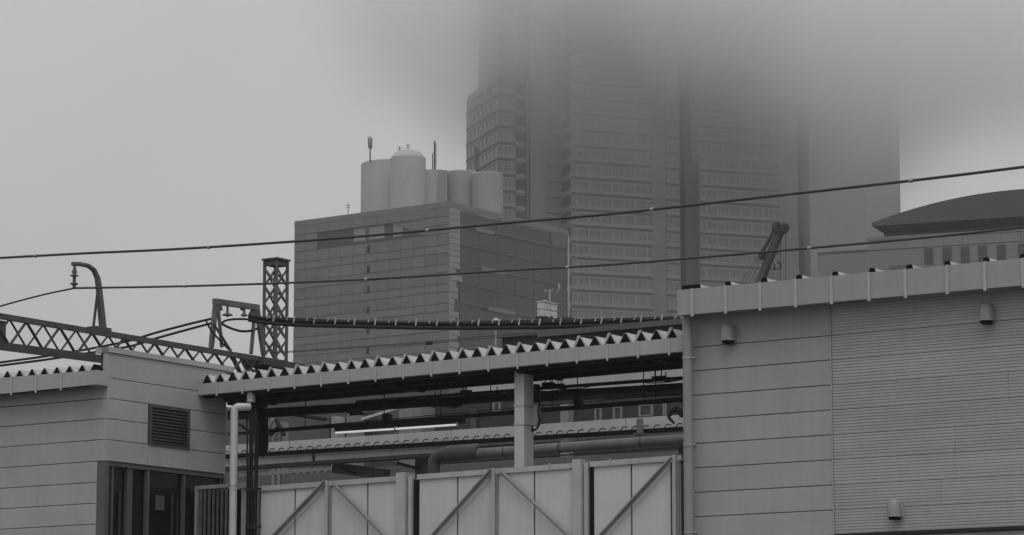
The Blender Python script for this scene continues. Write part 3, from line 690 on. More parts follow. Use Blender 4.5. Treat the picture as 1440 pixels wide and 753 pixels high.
MB().tube([P(765, 409, ntk), P(780, 409, ntk)], .025, 5).tube([P(767, 406, ntk), P(767, 412, ntk)], .02, 5).tube([P(777, 406, ntk), P(777, 412, ntk)], .02, 5).build('antenna_boom', 'steel', wt)
MB().tube([tuple(v) for v in arc_pts(P(785, 400, ntk), P(789, 406, ntk), P(783, 413, ntk), 6)], .05, 6).build('dish_rim', 'steel', wt)
for x in (760, 768, 776): MB().tube([P(x, 445, ntk - .12), P(x, 452, ntk - .12)], .05, 5).build('support_leg', 'dark', wt)
dl = thing('dome_lamp', 'white dome lamp on a thin pole rising above sawtooth roof', 'lamp', S, (P(697, 470, 33)[0], 33, P(700, 545, nb)[2]))
a = P(697, 452, 33)
MB().lathe((a[0], 33, a[2]), [(.11, -.14), (.125, -.09), (.12, .02), (.075, .095), (.01, .12)], 14).build('dome', 'clip', dl, smooth=True)
MB().tube([(a[0], 33, a[2] - .1), (a[0], 33, P(700, 545, nb)[2])], .035, 8).build('pole', 'steel', dl)

# ------------------------------------------------------------------ overhead line steel
D400 = 105.0
d = ray(400, 500); t = D400 / d.y; wpt = Vector((d.x * t, D400, 0)) - S.o; ub_ = wpt.dot(S.U)
Q = lambda x, y, du=0: S.pu(x, y, ub_ + du)
tb = thing('lattice_gantry_beam', 'dark steel lattice beam carrying the overhead lines above the left roof', 'gantry', S, Q(200, 500))
W2 = .55
def chord(pts, du, wd=.13, hh=.13): 
    m = MB()
    for a, b in zip(pts, pts[1:]): m.bar(Q(*a, du), Q(*b, du), wd, hh)
    return m
zt1 = [(-60, 435), (412, 509)]; zb1 = [(-60, 480), (147, 512)]
topL = lambda x: 435 + (x + 60) * (513 - 435) / 472
botL = lambda x: 488 + (x + 60) * (513 - 488) / 207 * 1.15 if x < 147 else topL(x) + 40 - (x - 147) * .03
botL = lambda x: topL(x) + 44 - (x + 60) * .036
for du in (0, W2):
    chord([(-60, topL(-60)), (400, topL(400))], du, .12, .18).build('top_chord', 'lattice', tb)
    chord([(-60, botL(-60)), (400, botL(400))], du, .12, .25).build('bottom_chord', 'lattice', tb)
x = -60; i = 0
while x < 385:
    st = 24 - x * .012
    for du, mm in ((0, 'lattice2'), (W2, 'lattice')):
        a0, a1 = (x, x + st) if i % 2 == 0 else (x + st, x)
        MB().bar(Q(a0, topL(a0) + 2, du), Q(a1, botL(a1) - 2, du), .03 if du else .05, .07 if not du else .11, up=(1, 0, 0)).build('diagonal_brace', mm, tb)
        MB().bar(Q(a1, topL(a1) + 2, du - .05), Q(a0, botL(a0) - 2, du - .05), .03, .07, up=(1, 0, 0)).build('diagonal_brace', mm, tb)
    MB().bar(Q(x, topL(x), 0), Q(x, topL(x), W2), .06, .06).build('cross_tie', 'lattice', tb)
    x += st; i += 1
MB().hexa(*(lambda a, b: (ub_ - .08, ub_ - .04, a[1], b[1], a[2], b[2]))(Q(-6, 490), Q(10, 452))).build('gusset_plate', 'lattice2', tb)
a, b = Q(345, 511), Q(404, 503)
MB().hexa(ub_ - .1, ub_ + .8, a[1], b[1], a[2] - .1, a[2] + .15).build('bearing_plate', 'lattice', tb)
MB().hexa(ub_ - .06, ub_ + .7, Q(362, 520)[1], Q(400, 520)[1], Q(380, 545)[2], Q(380, 510)[2]).build('end_box', 'bg_mid', tb)
for x0, y0, x1, y1 in ((326, 500, 345, 540), (338, 500, 352, 530), (352, 535, 370, 503)): MB().bar(Q(x0, y0, -.1), Q(x1, y1, -.1), .1, .13, up=(1, 0, 0)).build('knee_brace', 'lattice2', tb)
# lattice mast
mx = thing('lattice_mast', 'square riveted lattice mast with flat cap left of glass building', 'mast', S, (Q(387, 600)[0], Q(387, 600)[1], ZP))
un, nn_ = Q(387, 480)[0], Q(387, 480)[1]
def US(px):  # u at the mast's front plane
    return S.n(px, 430, nn_)[0]
n0 = nn_; u0 = US(371.5); u1 = US(388.5); sd = .62
nback = n0 + (S.u(403.5, 430, u1)[0] - n0)
zt_ = S.n(388, 366, n0)[1]
cs = [(u0, n0), (u1, n0), (u1, nback), (u0, nback)]
for a, b in cs: MB().bar((a, b, ZP), (a, b, zt_), .085, .085).build('corner_angle', 'lattice2', mx)
rows = 0; z = zt_ - .25; stp = S.n(388, 400, n0)[1] - S.n(388, 425, n0)[1]
while z > S.n(388, 530, n0)[1]:
    for j in range(4):
        (a, b), (c, e) = cs[j], cs[(j + 1) % 4]
        mm = 'lattice2' if j < 2 else 'lattice'
        MB().bar((a, b, z), (c, e, z - stp), .03, .065, up=(0, 0, 1)).build('lacing_bar', mm, mx)
        MB().bar((c, e, z), (a, b, z - stp), .03, .065, up=(0, 0, 1)).build('lacing_bar', mm, mx)
    z -= stp
MB().hexa(u0 - .08, u1 + .08, n0 - .08, nback + .08, zt_ + .02, zt_ + .09).build('cap', 'lattice', mx)
MB().hexa(u0 - .01, u1 + .01, n0 - .02, nback + .02, zt_ - .16, zt_ - .0).build('cap_band', 'lattice', mx)
# portal frame with two insulators
pf = thing('cable_portal', 'steel portal frame with two hanging insulators carrying cables on gantry beam', 'frame', S, Q(335, 500))
m = MB().bar(Q(301, 424), Q(363, 433), .16, .20); m.build('crossbar', 'lattice2', pf)
for a, y0, b, y1, wd in ((304, 422, 297, 489, .16), (306, 424, 312, 489, .10), (359, 432, 353, 498, .11), (361, 431, 371, 500, .16)):
    MB().bar(Q(a, y0), Q(b, y1), wd, wd * .8, up=(1, 0, 0)).build('leg', 'lattice2', pf)
for a, y0, b, y1 in ((300, 455, 325, 494), (309, 468, 322, 492)): MB().bar(Q(a, y0, .2), Q(b, y1, .2), .06, .06, up=(1, 0, 0)).build('stay', 'lattice', pf)
for a, y0, b, y1 in ((308, 427, 311, 437), (358, 433, 352, 442), (344, 430, 340, 436)): MB().bar(Q(a, y0, -.02), Q(b, y1, -.02), .08, .12, up=(1, 0, 0)).build('haunch', 'lattice2', pf)
def insul(px, y0, y1, par, discs=2, r=.13, du=0, name='insulator'):
    a, b = Q(px, y0, du), Q(px, y1, du); h = a[2] - b[2]; pr_ = [(.03, -h)]
    for k in range(discs):
        zc = -h + h * (.2 + .55 * k / max(1, discs - 1)); pr_ += [(.04, zc - .06), (r, zc - .03), (r * .9, zc + .01), (.05, zc + .06)]
    pr_ += [(.04, 0)]; return MB().lathe(a, pr_, 14).build(name, 'lattice2', par, smooth=True)
insul(320, 430, 446, pf, 1, .19); insul(343.5, 432, 446, pf, 1, .13)
# arm with string insulator
ar = thing('wire_support_arm', 'bent steel arm on gantry beam holding an insulator string and wire', 'support arm', S, Q(139, 465))
pts = [Q(102, 371.5), Q(112, 371.5), Q(124, 374), Q(132, 380), Q(137, 391), Q(139, 404), Q(141, 425), Q(145, 465)]
MB().tube(pts, [.07, .075, .08, .09, .10, .11, .12, .13], 8).build('arm', 'lattice2', ar, smooth=True)
MB().bar(Q(138, 405), Q(131, 463), .06, .07, up=(1, 0, 0)).build('strut', 'lattice', ar)
MB().hexa(ub_ - .15, ub_ + .25, Q(127, 461)[1], Q(149, 465)[1], Q(138, 466)[2], Q(138, 461)[2]).build('foot_plate', 'lattice', ar)
a = Q(105, 373); b = Q(105, 406); h = a[2] - b[2]
prof = [(.03, -h), (.06, -h + .05), (.05, -h + .1), (.14, -h + .14), (.13, -h + .17), (.05, -h + .2), (.06, -h * .55), (.05, -h * .5), (.145, -h * .47), (.13, -h * .43), (.06, -h * .40), (.09, -h * .3), (.05, -h * .15), (.05, 0)]
MB().lathe(a, prof, 14).build('insulator_string', 'lattice2', ar, smooth=True)

# ------------------------------------------------------------------ wires
def spl(pts, n=6):
    pts = [Vector(p) for p in pts]; out = []
    for i in range(len(pts) - 1):
        p0 = pts[max(i - 1, 0)]; p1, p2 = pts[i], pts[i + 1]; p3 = pts[min(i + 2, len(pts) - 1)]
        for k in range(n):
            t = k / n; out.append(.5 * ((2 * p1) + (-p0 + p2) * t + (2 * p0 - 5 * p1 + 4 * p2 - p3) * t * t + (-p0 + 3 * p1 - 3 * p2 + p3) * t ** 3))
    out.append(pts[-1]); return out
def wire(name, label, pix, n, r, clamps=(), r2=.045):
    o = thing(name, label, 'wire', S, S.p(pix[0][0], pix[0][1], n))
    pts = spl([S.p(x, y, n) for x, y in pix]); MB().tube(pts, r, 8).build('strand', 'wire', o, smooth=True)
    for x in clamps:
        u = S.n(x, 340, n)[0]; k = min(range(len(pts)), key=lambda i: abs(pts[i].x - u)); i = max(1, min(k, len(pts) - 2))
        a, b = (pts[i], pts[i + 1]) if pts[i].x < u else (pts[i - 1], pts[i]); c = a.lerp(b, (u - a.x) / (b.x - a.x)); d = (b - a).normalized() * .06
        MB().tube([c - d, c - d * .6, c + d * .6, c + d], [r * 1.1, r2, r2, r * 1.1], 8).build('clamp', 'steel' if r > .02 else 'dark', o, smooth=True)
    return o
nB = Q(104, 405)[1]
wire('feeder_wire', 'thick upper overhead wire crossing the whole sky, rising to the right', [(-60, 366), (0, 363), (120, 356.5), (250, 350.5), (412, 340), (550, 329), (700, 315), (860, 301), (1060, 279), (1280, 254.5), (1440, 235), (1560, 219)], 20, .04, (50, 294, 601, 917, 1283), .06)
wire('support_wire', 'lower overhead wire running right from the insulator of bent arm', [(105, 405.5), (250, 403), (400, 398.3), (550, 391.3), (700, 381.5), (860, 372.3), (1060, 356), (1280, 336.5), (1440, 320), (1560, 306)], nB, .034, (261, 515, 798, 1138), .05)
wire('tail_wire', 'wire dropping left from the insulator string of bent arm', [(105, 405.5), (60, 415), (0, 431), (-60, 450)], nB, .03)
wire('thin_wire', 'upper of two thin wires low across the glass building', [(380, 496), (500, 488), (604, 480.5), (700, 472), (800, 465.5), (1000, 455)], 30, .012)
wire('thin_wire', 'lower of two thin wires with black clamp, low across glass building', [(380, 497.5), (500, 489.5), (604, 482.5), (700, 475), (800, 470), (1000, 463)], 30, .012, (602, 606.5), .07)
nP = Q(343, 446)[1]
cbn = thing('clipped_cable_bundle', 'black cable bundle with pale clips strung above sawtooth roof', 'cables', S, P(650, 456, nP))
base = [(303, 447), (325, 445), (350, 446), (372, 450), (420, 453), (500, 455.5), (600, 457), (700, 456.5), (800, 455), (900, 452), (970, 449.5), (1020, 448)]
for dy, dn, rr in ((-1.7, 0, .06), (1.4, .12, .06), (4.4, -.08, .065), (-3.8, .05, .025)):
    pts = [S.p(x, y + dy + (.5 * math.sin(x * .05 + dy)), nP + dn) for x, y in base[2 if dy != -1.5 else 0:]]
    MB().tube(spl(pts, 8), rr, 7).build('cable', 'cable', cbn, smooth=True)
MB().tube(spl([S.p(x, y - 5.3, nP) for x, y in base[3:]]), .008, 5).build('messenger_wire', 'wire', cbn)
xx = 376.0; k = 0
while xx < 962:
    y = 0
    for i in range(len(base) - 1):
        if base[i][0] <= xx <= base[i + 1][0]: y = base[i][1] + (base[i + 1][1] - base[i][1]) * (xx - base[i][0]) / (base[i + 1][0] - base[i][0])
    lean = 1.0; bigc = k % 2
    hh = random.uniform(-.4, .4)
    a = S.p(xx + 1, y - 6.2 + hh - (1.4 if bigc else 0), nP - .13); b = S.p(xx - .6, y + (1.5 if bigc else -2), nP - .13)
    MB().bar(a, b, .05 if bigc else .038, .02, up=(0, 1, 0)).build('cable_clip', 'clip', cbn)
    xx += (9.5 if k % 2 == 0 else 19) + random.uniform(-1.2, 1.2); k += 1
cl = thing('drooping_cable', 'pair of slack black cables leading down left from the portal frame', 'cables', S, Q(200, 470))
for dy, ex in ((0, 305), (8, 300)):
    MB().tube(spl([S.p(ex, 447 + dy * .9, nP), S.p(270, 455 + dy * .9, nP), S.p(220, 468 + dy, nP), S.p(180, 480 + dy, nP), S.p(120, 492 + dy * .7, nP), S.p(60, 502 + dy * .6, nP), S.p(-20, 513 + dy * .5, nP), S.p(-80, 524, nP)]), .045, 7).build('cable', 'cable', cl, smooth=True)
MB().tube(spl([Q(312, 456), Q(325, 462), Q(340, 466), Q(355, 465), Q(366, 460), Q(376, 454)]), .045, 7).build('cable', 'cable', cl, smooth=True)
MB().tube(spl([Q(312, 454), Q(322, 450), Q(343, 449), Q(360, 451)]), .04, 7).build('cable', 'cable', cl, smooth=True)
MB().tube(spl([Q(290, 452, .3), Q(297, 465, .3), Q(310, 480, .3), Q(322, 492, .3)]), .035, 7).build('cable', 'cable', cl, smooth=True)

# ------------------------------------------------------------------ glass office building
gb = thing('glass_office_building', 'dark gridded glass office block with recessed top floor', 'building', G, (0, 0, 0))
g = lambda x, y, n=0: G.n(x, y, n)
gu0 = g(413, 400)[0]; gn1 = G.u(800, 400, 0)[0]
zR = G.n(632, 283, 0)[1]
zfl = [G.n(632, y, 0)[1] for y in (318, 346.5)]; fh = 4.16
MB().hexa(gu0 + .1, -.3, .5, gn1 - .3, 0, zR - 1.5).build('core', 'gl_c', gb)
# parapet
MB().hexa(gu0, 0, 0, .45, zR - 1.2, zR).build('parapet', 'roofgrey', gb)
GX = lambda a, b, z: (-b, a, z)
MB(GX).hexa(.46, gn1, 0, .45, zR - 1.2, zR).build('parapet', 'roofgrey', gb)
# recess in the front: columns of px
rx0, rx1 = g(452, 330)[0], g(600, 320)[0]; rz1 = zR - 3.2; rz0 = zR - 6.9
cols = 13; cw = -gu0 / cols
zrow = zR - 1.2; rows_ = []
zz_ = zR - 1.2
rows_.append((zz_ - 2.0, zz_)); zz_ -= 2.0
for r in range(2): rows_.append((zz_ - 1.85, zz_)); zz_ -= 1.85
while zz_ > G.n(632, 530, 0)[1]:
    rows_.append((zz_ - 2.45, zz_)); zz_ -= 2.45; rows_.append((zz_ - 1.71, zz_)); zz_ -= 1.71
cnt = 0
for ri, (a, b) in enumerate(rows_):
    for c in range(cols):
        x0 = gu0 + c * cw; x1 = x0 + cw
        if ri in (1, 2) and 2 <= c <= 10: continue
        MB().panel(x0 + .025, x1 - .025, .02 if (ri % 2) else 0, .15, a + .09, b - .07, .03).build('glass_panel', 'gl_a' if ri % 2 else 'gl_b', gb)
MB().hexa(gu0 + .05, -.05, .20, .48, rows_[-1][0], zR - 6.95).hexa(gu0 + .05, gu0 + 2 * cw - .05, .2, .48, zR - 6.94, zR - 1.25).hexa(gu0 + 11 * cw + .05, -.05, .2, .48, zR - 6.94, zR - 1.25).hexa(gu0 + 2 * cw, gu0 + 11 * cw, .2, .48, zR - 3.19, zR - 1.25).build('mullion_grid', 'mull', gb)
r0, r1 = gu0 + 2 * cw, gu0 + 11 * cw
MB().hexa(r0, r1, .49, .52, rz0 - .3, rz1 + .2).build('recess_back', 'gl_c', gb)
for kx, ww in ((3.0 * cw, .95 * cw), (4.25 * cw, 1.3 * cw), (6.3 * cw, .8 * cw)):
    MB().panel(r0 + kx, r0 + kx + ww, .40, .485, rz0 + .75, rz1 - .05, .05).build('recess_panel', 'corner', gb)
MB().hexa(r0 + 4.0 * cw, r0 + 4.2 * cw, .2, .48, rz0, rz1).build('recess_post', 'mull', gb)
MB().prism([(r0 + 6.5 * cw, rz1 - .2), (r1 - .05, rz0 + .1), (r1 - .05, rz1)], .1, .3).build('recess_fin', 'gl_b', gb)
# small dark vents one above another
vu = g(518, 400)[0]
for k in range(8):
    z = G.n(518, 351 + 28.4 * k, 0)[1]; MB().hexa(vu - .38, vu + .38, -.12, -.01, z - .8, z + .8).build('slot_vent', 'gable', gb)
# right face
cwid = G.u(647, 400, 0)[0]
k = 0; z = zR - 1.25; random.seed(3)
while z > G.n(632, 530, 0)[1]:
    y = k
    wj = cwid if k < 10 else cwid * random.uniform(.45, 1.0)
    if k == 11: wj = cwid * 1.2
    MB(GX).panel(.03, wj, .0, .3, z - 1.3 + .06, z - .04, .04).build('corner_panel', 'corner', gb)
    z -= 1.3; k += 1
gL = [0.0]
m = 5; z = zR - 1.2; fl = 0
while z > G.n(632, 530, 0)[1]:
    dk = fl == 0
    nb_ = 6; s0 = cwid + .1; wseg = (gn1 - s0) / nb_
    for j in range(nb_):
        a = s0 + j * wseg; mm = 'gl_c'
        if fl == 0:
            if j >= 5: MB(GX).panel(a + .05, a + wseg - .05, .0, .3, z - 3.0, z - .05, .05).build('wall_cladding', 'gl_d', gb)
            elif j == 2: MB(GX).panel(a + .3, a + 1.4, .3, .4, z - 3.0, z - .05, .05).build('wall_cladding', 'gl_b', gb)
            continue
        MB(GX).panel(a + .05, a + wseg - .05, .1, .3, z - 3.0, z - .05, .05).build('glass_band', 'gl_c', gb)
    lt = (z - 3.95, z - 3.1)
    MB(GX).panel(s0, gn1 - (0 if fl % 2 else 3), -.05, .3, z - 3.5, z - 3.08, .05).build('floor_band', 'gl_d', gb)
    if fl in (0, 2, 4): MB(GX).panel(s0 + (5 + fl) * 1.1, s0 + 12 + fl * 2, -.12, -.06, z - 3.95, z - 3.0, .05).build('balcony_panel', 'roofgrey', gb)
    z -= fh; fl += 1
MB(GX).hexa(gn1 - .35, gn1, -.15, .3, 0, zR - 1.25).build('edge_fin', 'drum', gb)

# ------------------------------------------------------------------ drums on the roof behind
DR = Frame(573, 260, 668, 0.0)
rt = thing('rooftop_drum_cluster', 'cluster of pale round concrete drums rising above glass office block', 'tower', DR, (0, 0, zR - 4))
def drum(px, hw, y, dn=0, dome=0.0, name='drum', seg=40, m='drum'):
    u, z = DR.n(px, y, dn); r = hw * (668 + dn) / 4150
    c = (u, dn + r, 0); zb = zR - 4
    pr_ = [(r, zb), (r, z - .25), (r - .25, z)]
    if dome: pr_ += [(r * .8, z + dome * .45), (r * .5, z + dome * .8), (r * .2, z + dome), (.05, z + dome * 1.05)]
    return MB().lathe(c, pr_, seg).build(name, m, rt, smooth=True)
drum(549, 44, 223, 4); drum(573, 25.3, 217, -5, 1.9)
drum(648, 26, 238.5, 4, m='drum_shaded'); drum(685, 22.5, 241, 0, m='drum_shaded')
a, b = DR.n(597, 240, 2)[0], DR.n(622, 240, 2)[0]; MB().hexa(a, b, 2, 9, zR - 4, DR.n(600, 238.5, 2)[1]).build('stair_block', 'drum', rt)
a, b = DR.n(617, 240, 1)[0], DR.n(629, 240, 1)[0]; MB().hexa(a, b, 1, 8, zR - 4, DR.n(620, 239.5, 1)[1]).build('stair_block', 'tw_wall', rt)
a, b = DR.n(664, 250, 6)[0], DR.n(675, 250, 6)[0]; MB().hexa(a, b, 6, 9, zR - 4, DR.n(665, 243, 6)[1]).build('link_block', 'drum', rt)
def antenna(label, px, y0, y1, dn, kind):
    o = thing('rooftop_antenna', label, 'antenna', DR, DR.p(px, y1, dn)); q = lambda x, y: DR.p(x, y, dn)
    if kind == 'cell':
        MB().tube([q(px, y1), q(px, y0)], .17, 6).build('mast', 'tw_dark', o)
        for dx, yy in ((-2.6, y0 - 1), (0, y0 - 2.5), (2.6, y0 + 0)): MB().bar(q(px + dx, yy), q(px + dx * .7, yy + 15), .28, .28).build('panel_aerial', 'tw_dark', o)
    if kind == 'rods':
        for dx, yy, r in ((-2.6, y0 + 18, .14), (0, y0, .2), (2, y0 + 4, .1)): MB().tube([q(px + dx, y1), q(px + dx, yy)], r, 6).build('rod', 'tw_dark', o)
        MB().bar(q(px - 3, y1 - 12), q(px + 3, y1 - 12), .15, .15).build('crosspiece', 'tw_dark', o)
    if kind == 'tv':
        MB().tube([q(px, y1), q(px, y0)], .09, 5).build('mast', 'tw_dark', o)
        for yy, ww in ((y0 + 2, 4), (y0 + 5, 3)): MB().bar(q(px - ww, yy), q(px + ww, yy), .10, .10).build('crosspiece', 'tw_dark', o)
    if kind == 'frame':
        for dx in (-1.5, 0): MB().tube([q(px + dx, y1), q(px + dx, y0 + (0 if dx else 3))], .12, 5).build('mast', 'tw_dark', o)
        for yy in (y0, y0 + 6, y0 + 12): MB().bar(q(px - 3, yy), q(px + 4, yy), .12, .12).build('crosspiece', 'tw_dark', o)
        MB().bar(q(px + 4, y0), q(px + 1, y0 + 18), .1, .1).build('stay', 'tw_dark', o)
antenna('cellular antenna mast on the leftmost pale drum', 520.5, 194.5, 228, 5, 'cell')
antenna('slim triple rod antenna between domed drum and flat drum', 611, 198, 242, 5, 'rods')
antenna('framed antenna mast standing in front of foggy tower', 671, 207, 250, 7, 'frame')
antenna('tiny television aerial on the left parapet of glass office block', 489.5, 287, 302, -30, 'tv')
antenna('short finial rod on top of domed drum', 573.7, 203, 214, -1, 'tv')
antenna('small television aerial beside the domed drum', 562, 206, 220, 6, 'tv')

# ------------------------------------------------------------------ foggy tower
tw = thing('foggy_skyscraper', 'huge banded skyscraper whose top dissolves in low cloud', 'skyscraper', T, (0, 0, 0))
tp_ = lambda x, n=0, y=300: T.n(x, y, n)[0]
FHT = 4.0
zA = T.n(803, 460, 0)[1]
zT = 196.0
zline = T.n(860, 254, 0)[1]   # one ledge height, sets the phase
nfl = int((zT - zA) / FHT)
ph = zline - int((zline - zA) / FHT) * FHT
def block(u0, u1, n0, n1, z0, z1, m, name='wall'): return MB().hexa(u0, u1, n0, n1, z0, z1).build(name, m, tw)
def facade(u0, u1, n, ztop_, bays, wallm='tw_wall', xf=None, deep=.35, wr=.62, lab=None):
    "per storey: a dark shade strip, a wall strip and a row of windows between piers"
    z = ph
    while z < ztop_ - 1:
        mk = lambda: MB(xf)
        mk().hexa(u0, u1, n - .45, n - .3, z - .32, z + .3).build('ledge_shade', 'tw_ledge_shade', tw)  # dark strip put in for the shadow under each floor edge
        s = mk().hexa(u0, u1, n - .3, n - .01, z + .31, z + 1.15).build('spandrel', wallm, tw)
        mk().hexa(u0, u1, n - .3, n - .01, z + 3.1, z + FHT - .33).build('header', wallm, tw)
        g_ = mk(); g_.mi = 0; bw_ = (u1 - u0) / bays
        g_.hexa(u0, u1, n - .12, n - .02, z + 1.16, z + 3.09); g_.mi = 1
        for i in range(bays + 1):
            x = u0 + i * bw_; ww = .28 if i % 2 else .14
            g_.hexa(max(u0, x - ww), min(u1, x + ww), n - .3, n - .125, z + 1.16, z + 3.09)
        g_.build('window_row', ['tw_glass', wallm], tw)
        z += FHT
X = tp_
nRec = 6.4
# main block
uM1 = X(917)
block(.01, X(935), 0, 25, 0, zT, 'tw_wall')
facade(0, uM1, 0, zT, 14)
block(uM1 + .01, X(935), -.25, 0, 0, zT, 'tw_glass', 'pier')
block(X(935) + .02, X(957), .5, 25, 0, zT, 'tw_wall')
facade(X(938), X(956), .5, zT, 2)
TX = lambda a, b, z: (-b, a, z)
# left return of main block: dark windows with slabs
z = ph; retn = nRec
while z < 175:
    MB().hexa(-.35, .0, .0, retn, z - .3, z + 1.2).build('balcony_slab', 'tw_wall', tw)
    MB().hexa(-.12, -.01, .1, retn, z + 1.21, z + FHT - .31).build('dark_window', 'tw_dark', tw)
    z += FHT
# recess wall between wing and main
uw = X(740, nRec, 300)
block(uw, -.02, nRec, nRec + 12, 0, zT, 'tw_wall')
z = ph
us_ = X(768, nRec)
while z < zT - 3:
    for d_ in (0, 1.0, 2.0, 3.0): MB().hexa(us_, -.4, nRec - .2, nRec - .01, z + d_ - .12, z + d_ + .12).build('louvre_strip', 'tw_ledge_shade' if d_ == 0 else 'tw_wall', tw)
    z += FHT
block(X(744, nRec), X(764, nRec), nRec - .8, nRec - .01, 0, zT, 'tw_wall', 'pier')
# wing
nW = 2.5
uwa, uwb = X(701, nW), X(738.5, nW)
nWend = T.u(657.5, 200, uwa)[0]
zW = T.n(701, 118, nW)[1] + 2
block(uwa + .01, uwb, nW, nWend, 0, zW, 'tw_wall')
block(uwa + 1.2, uwb - .5, nW + 3, T.u(673, 60, uwa + 1.2)[0], 0, zT, 'tw_wall', 'upper_wall')
facade(uwa, X(725, nW), nW, zW, 4)
z = ph
while z < zW - 1:
    MB().hexa(X(725.5, nW), uwb, nW - .08, nW - .01, z + .6, z + 3.3).build('dark_window', 'tw_dark', tw)
    MB().hexa(X(725.5, nW), uwb, nW - .3, nW - .01, z - .3, z + .55).build('spandrel', 'tw_wall', tw); z += FHT
WX = lambda a, b, z: (uwa + .0 + b, nWend - a + nW - nW, z)
facade(.0, nWend - nW, 0, zW, 8, xf=lambda a, b, z: (uwa + b, nWend - a, z))
# dark recess and right parts
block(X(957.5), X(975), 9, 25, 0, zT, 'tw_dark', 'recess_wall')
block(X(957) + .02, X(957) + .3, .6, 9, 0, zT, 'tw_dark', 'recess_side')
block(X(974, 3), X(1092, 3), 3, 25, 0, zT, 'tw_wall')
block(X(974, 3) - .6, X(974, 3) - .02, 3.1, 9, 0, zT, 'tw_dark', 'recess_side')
zLow = T.n(984, 226, 0)[1]
facade(X(976, 3), X(1086, 3), 3, zT, 14)
block(X(984), X(1097), .01, 2.5, 0, zLow, 'tw_wall', 'lower_block')
block(X(966), X(984) - .02, 1.0, 2.6, 0, zLow - .3, 'tw_dark', 'recess_return')
facade(X(984), X(1096), 0, zLow, 14)
block(X(1097) + .02, X(1129), 2.8, 25, 0, zT, 'tw_wall', 'plain_wall')
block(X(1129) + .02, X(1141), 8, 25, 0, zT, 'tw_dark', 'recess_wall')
zE = T.n(1200, 74, 0)[1]
block(X(1141), X(1269), 1.0, 25, 0, zE, 'tw_pale', 'end_slab')
for k in range(5):
    a = X(1141) + (X(1269) - X(1141)) * k / 5; b = X(1141) + (X(1269) - X(1141)) * (k + 1) / 5
    z = ph
    while z < zE - 8:
        MB().panel(a + .012, b - .012, .9, .99, z, z + 2 * FHT - .06, .03).build('end_slab_panel', 'tw_pale', tw); z += 2 * FHT

# ------------------------------------------------------------------ hall with curved roof
ha = thing('curved_roof_hall', 'pale hall with low curved dark roof and row of small windows', 'building', H, (0, 0, 0))
hn = lambda x, y, n=0: H.n(x, y, n)
zEv = hn(1350, 305)[1]; zEb = hn(1350, 318)[1]
hu0, hu1 = hn(1226, 315, -3)[0], hn(1660, 290, -3)[0]
cxu = (hu0 + hu1) / 2; half = (hu1 - hu0) / 2
zr0 = H.n(1229, 315.5, -3)[1]
rise = H.n(1440, 266, -3)[1] - zr0
poly = [(hu0, zr0 - .25), (hu0, zr0 + .2)]
for k in range(1, 25):
    t = -1 + 2 * k / 25; poly.append((cxu + half * t, zr0 + .2 + (rise - .2) * (1 - abs(t) ** 2.0)))
poly += [(hu1, zr0), (hu1, zr0 - .25)]
MB().prism(poly, -3, 40).build('roof', 'hall_roof', ha)
# sloping soffit under the eave
e = 1.6
m = MB().add([(hu0 + .1, -2.9, zr0 - .26), (hu1 - .1, -2.9, zr0 - .26), (hu1 - .1, 39, zr0 - .26), (hu0 + .1, 39, zr0 - .26), (hu0 + e, -.6, zr0 - .75), (hu1 - e, -.6, zr0 - .75), (hu1 - e, 38, zr0 - .75), (hu0 + e, 38, zr0 - .75)],
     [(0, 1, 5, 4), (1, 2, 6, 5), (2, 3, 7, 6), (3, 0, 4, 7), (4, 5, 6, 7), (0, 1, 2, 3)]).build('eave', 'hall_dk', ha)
hw0 = hn(1243, 330)[0]
zW1 = hn(1243, 333.5, -2)[1]
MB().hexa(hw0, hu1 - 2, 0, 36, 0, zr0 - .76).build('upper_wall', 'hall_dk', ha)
hw1 = hn(1222, 360, -2)[0]
MB().hexa(hw1, hu1, -2, -.01, 0, zW1 - .4).hexa(hw1 - .2, hu1, -2.2, -.01, zW1 - .4, zW1).build('wall', 'hall_wall', ha)
# tile panels of the wall, windows
for k in range(16):
    a = hw1 + k * 2.6 + .02
    if a > hu1 - 3: break
    MB().panel(a, a + 2.56, -2.1, -2.01, hn(1300, 348, -2)[1], zW1 - .42, .03).build('wall_tile', 'hall_wall', ha)
for x in (1306, 1332, 1357, 1382, 1408, 1438, 1466, 1494):
    y = 361 - (x - 1306) * .05; dx = 6.4
    (a, z1), (b, z0) = hn(x - dx, y - 11, -2.12), hn(x + dx, y + 12, -2.12)
    o = MB().hexa(a, b, -2.14, -2.11, z0, z1).build('window', 'hall_win', ha)
    MB().hexa(a - .12, b + .12, -2.3, -2.02, z0 - .2, z0 - .01).build('sill', 'hall_wall', o)
    for zz2 in (z0 + (z1 - z0) * .36, z0 + (z1 - z0) * .7): MB().hexa(a, b, -2.18, -2.142, zz2 - .05, zz2 + .05).build('glazing_bar', 'bg_mid', o)
for y in (376, 379): 
    z = hn(1265, y, -2.1)[1]; MB().hexa(hn(1251, y, -2.6)[0], hn(1285, y, -2.6)[0], -2.7, -2.5, z, z + .12).build('rail', 'hall_dk', ha)
# low pale wing to the left of hall
lwg = thing('pale_podium', 'low pale podium wing at the foot of tower beside curved roof hall', 'building', H, (hw1 - 20, 10, 0))
MB().hexa(hn(1150, 380, 12)[0], hn(1232, 380, 12)[0], 12, 30, 0, hn(1190, 353, 12)[1]).build('wall', 'hall_wall', lwg)
MB().hexa(hn(1148, 380, 11.8)[0], hn(1233, 380, 11.8)[0], 11.8, 12, hn(1190, 354, 12)[1], hn(1190, 352.5, 12)[1]).build('parapet', 'hall_wall', lwg)

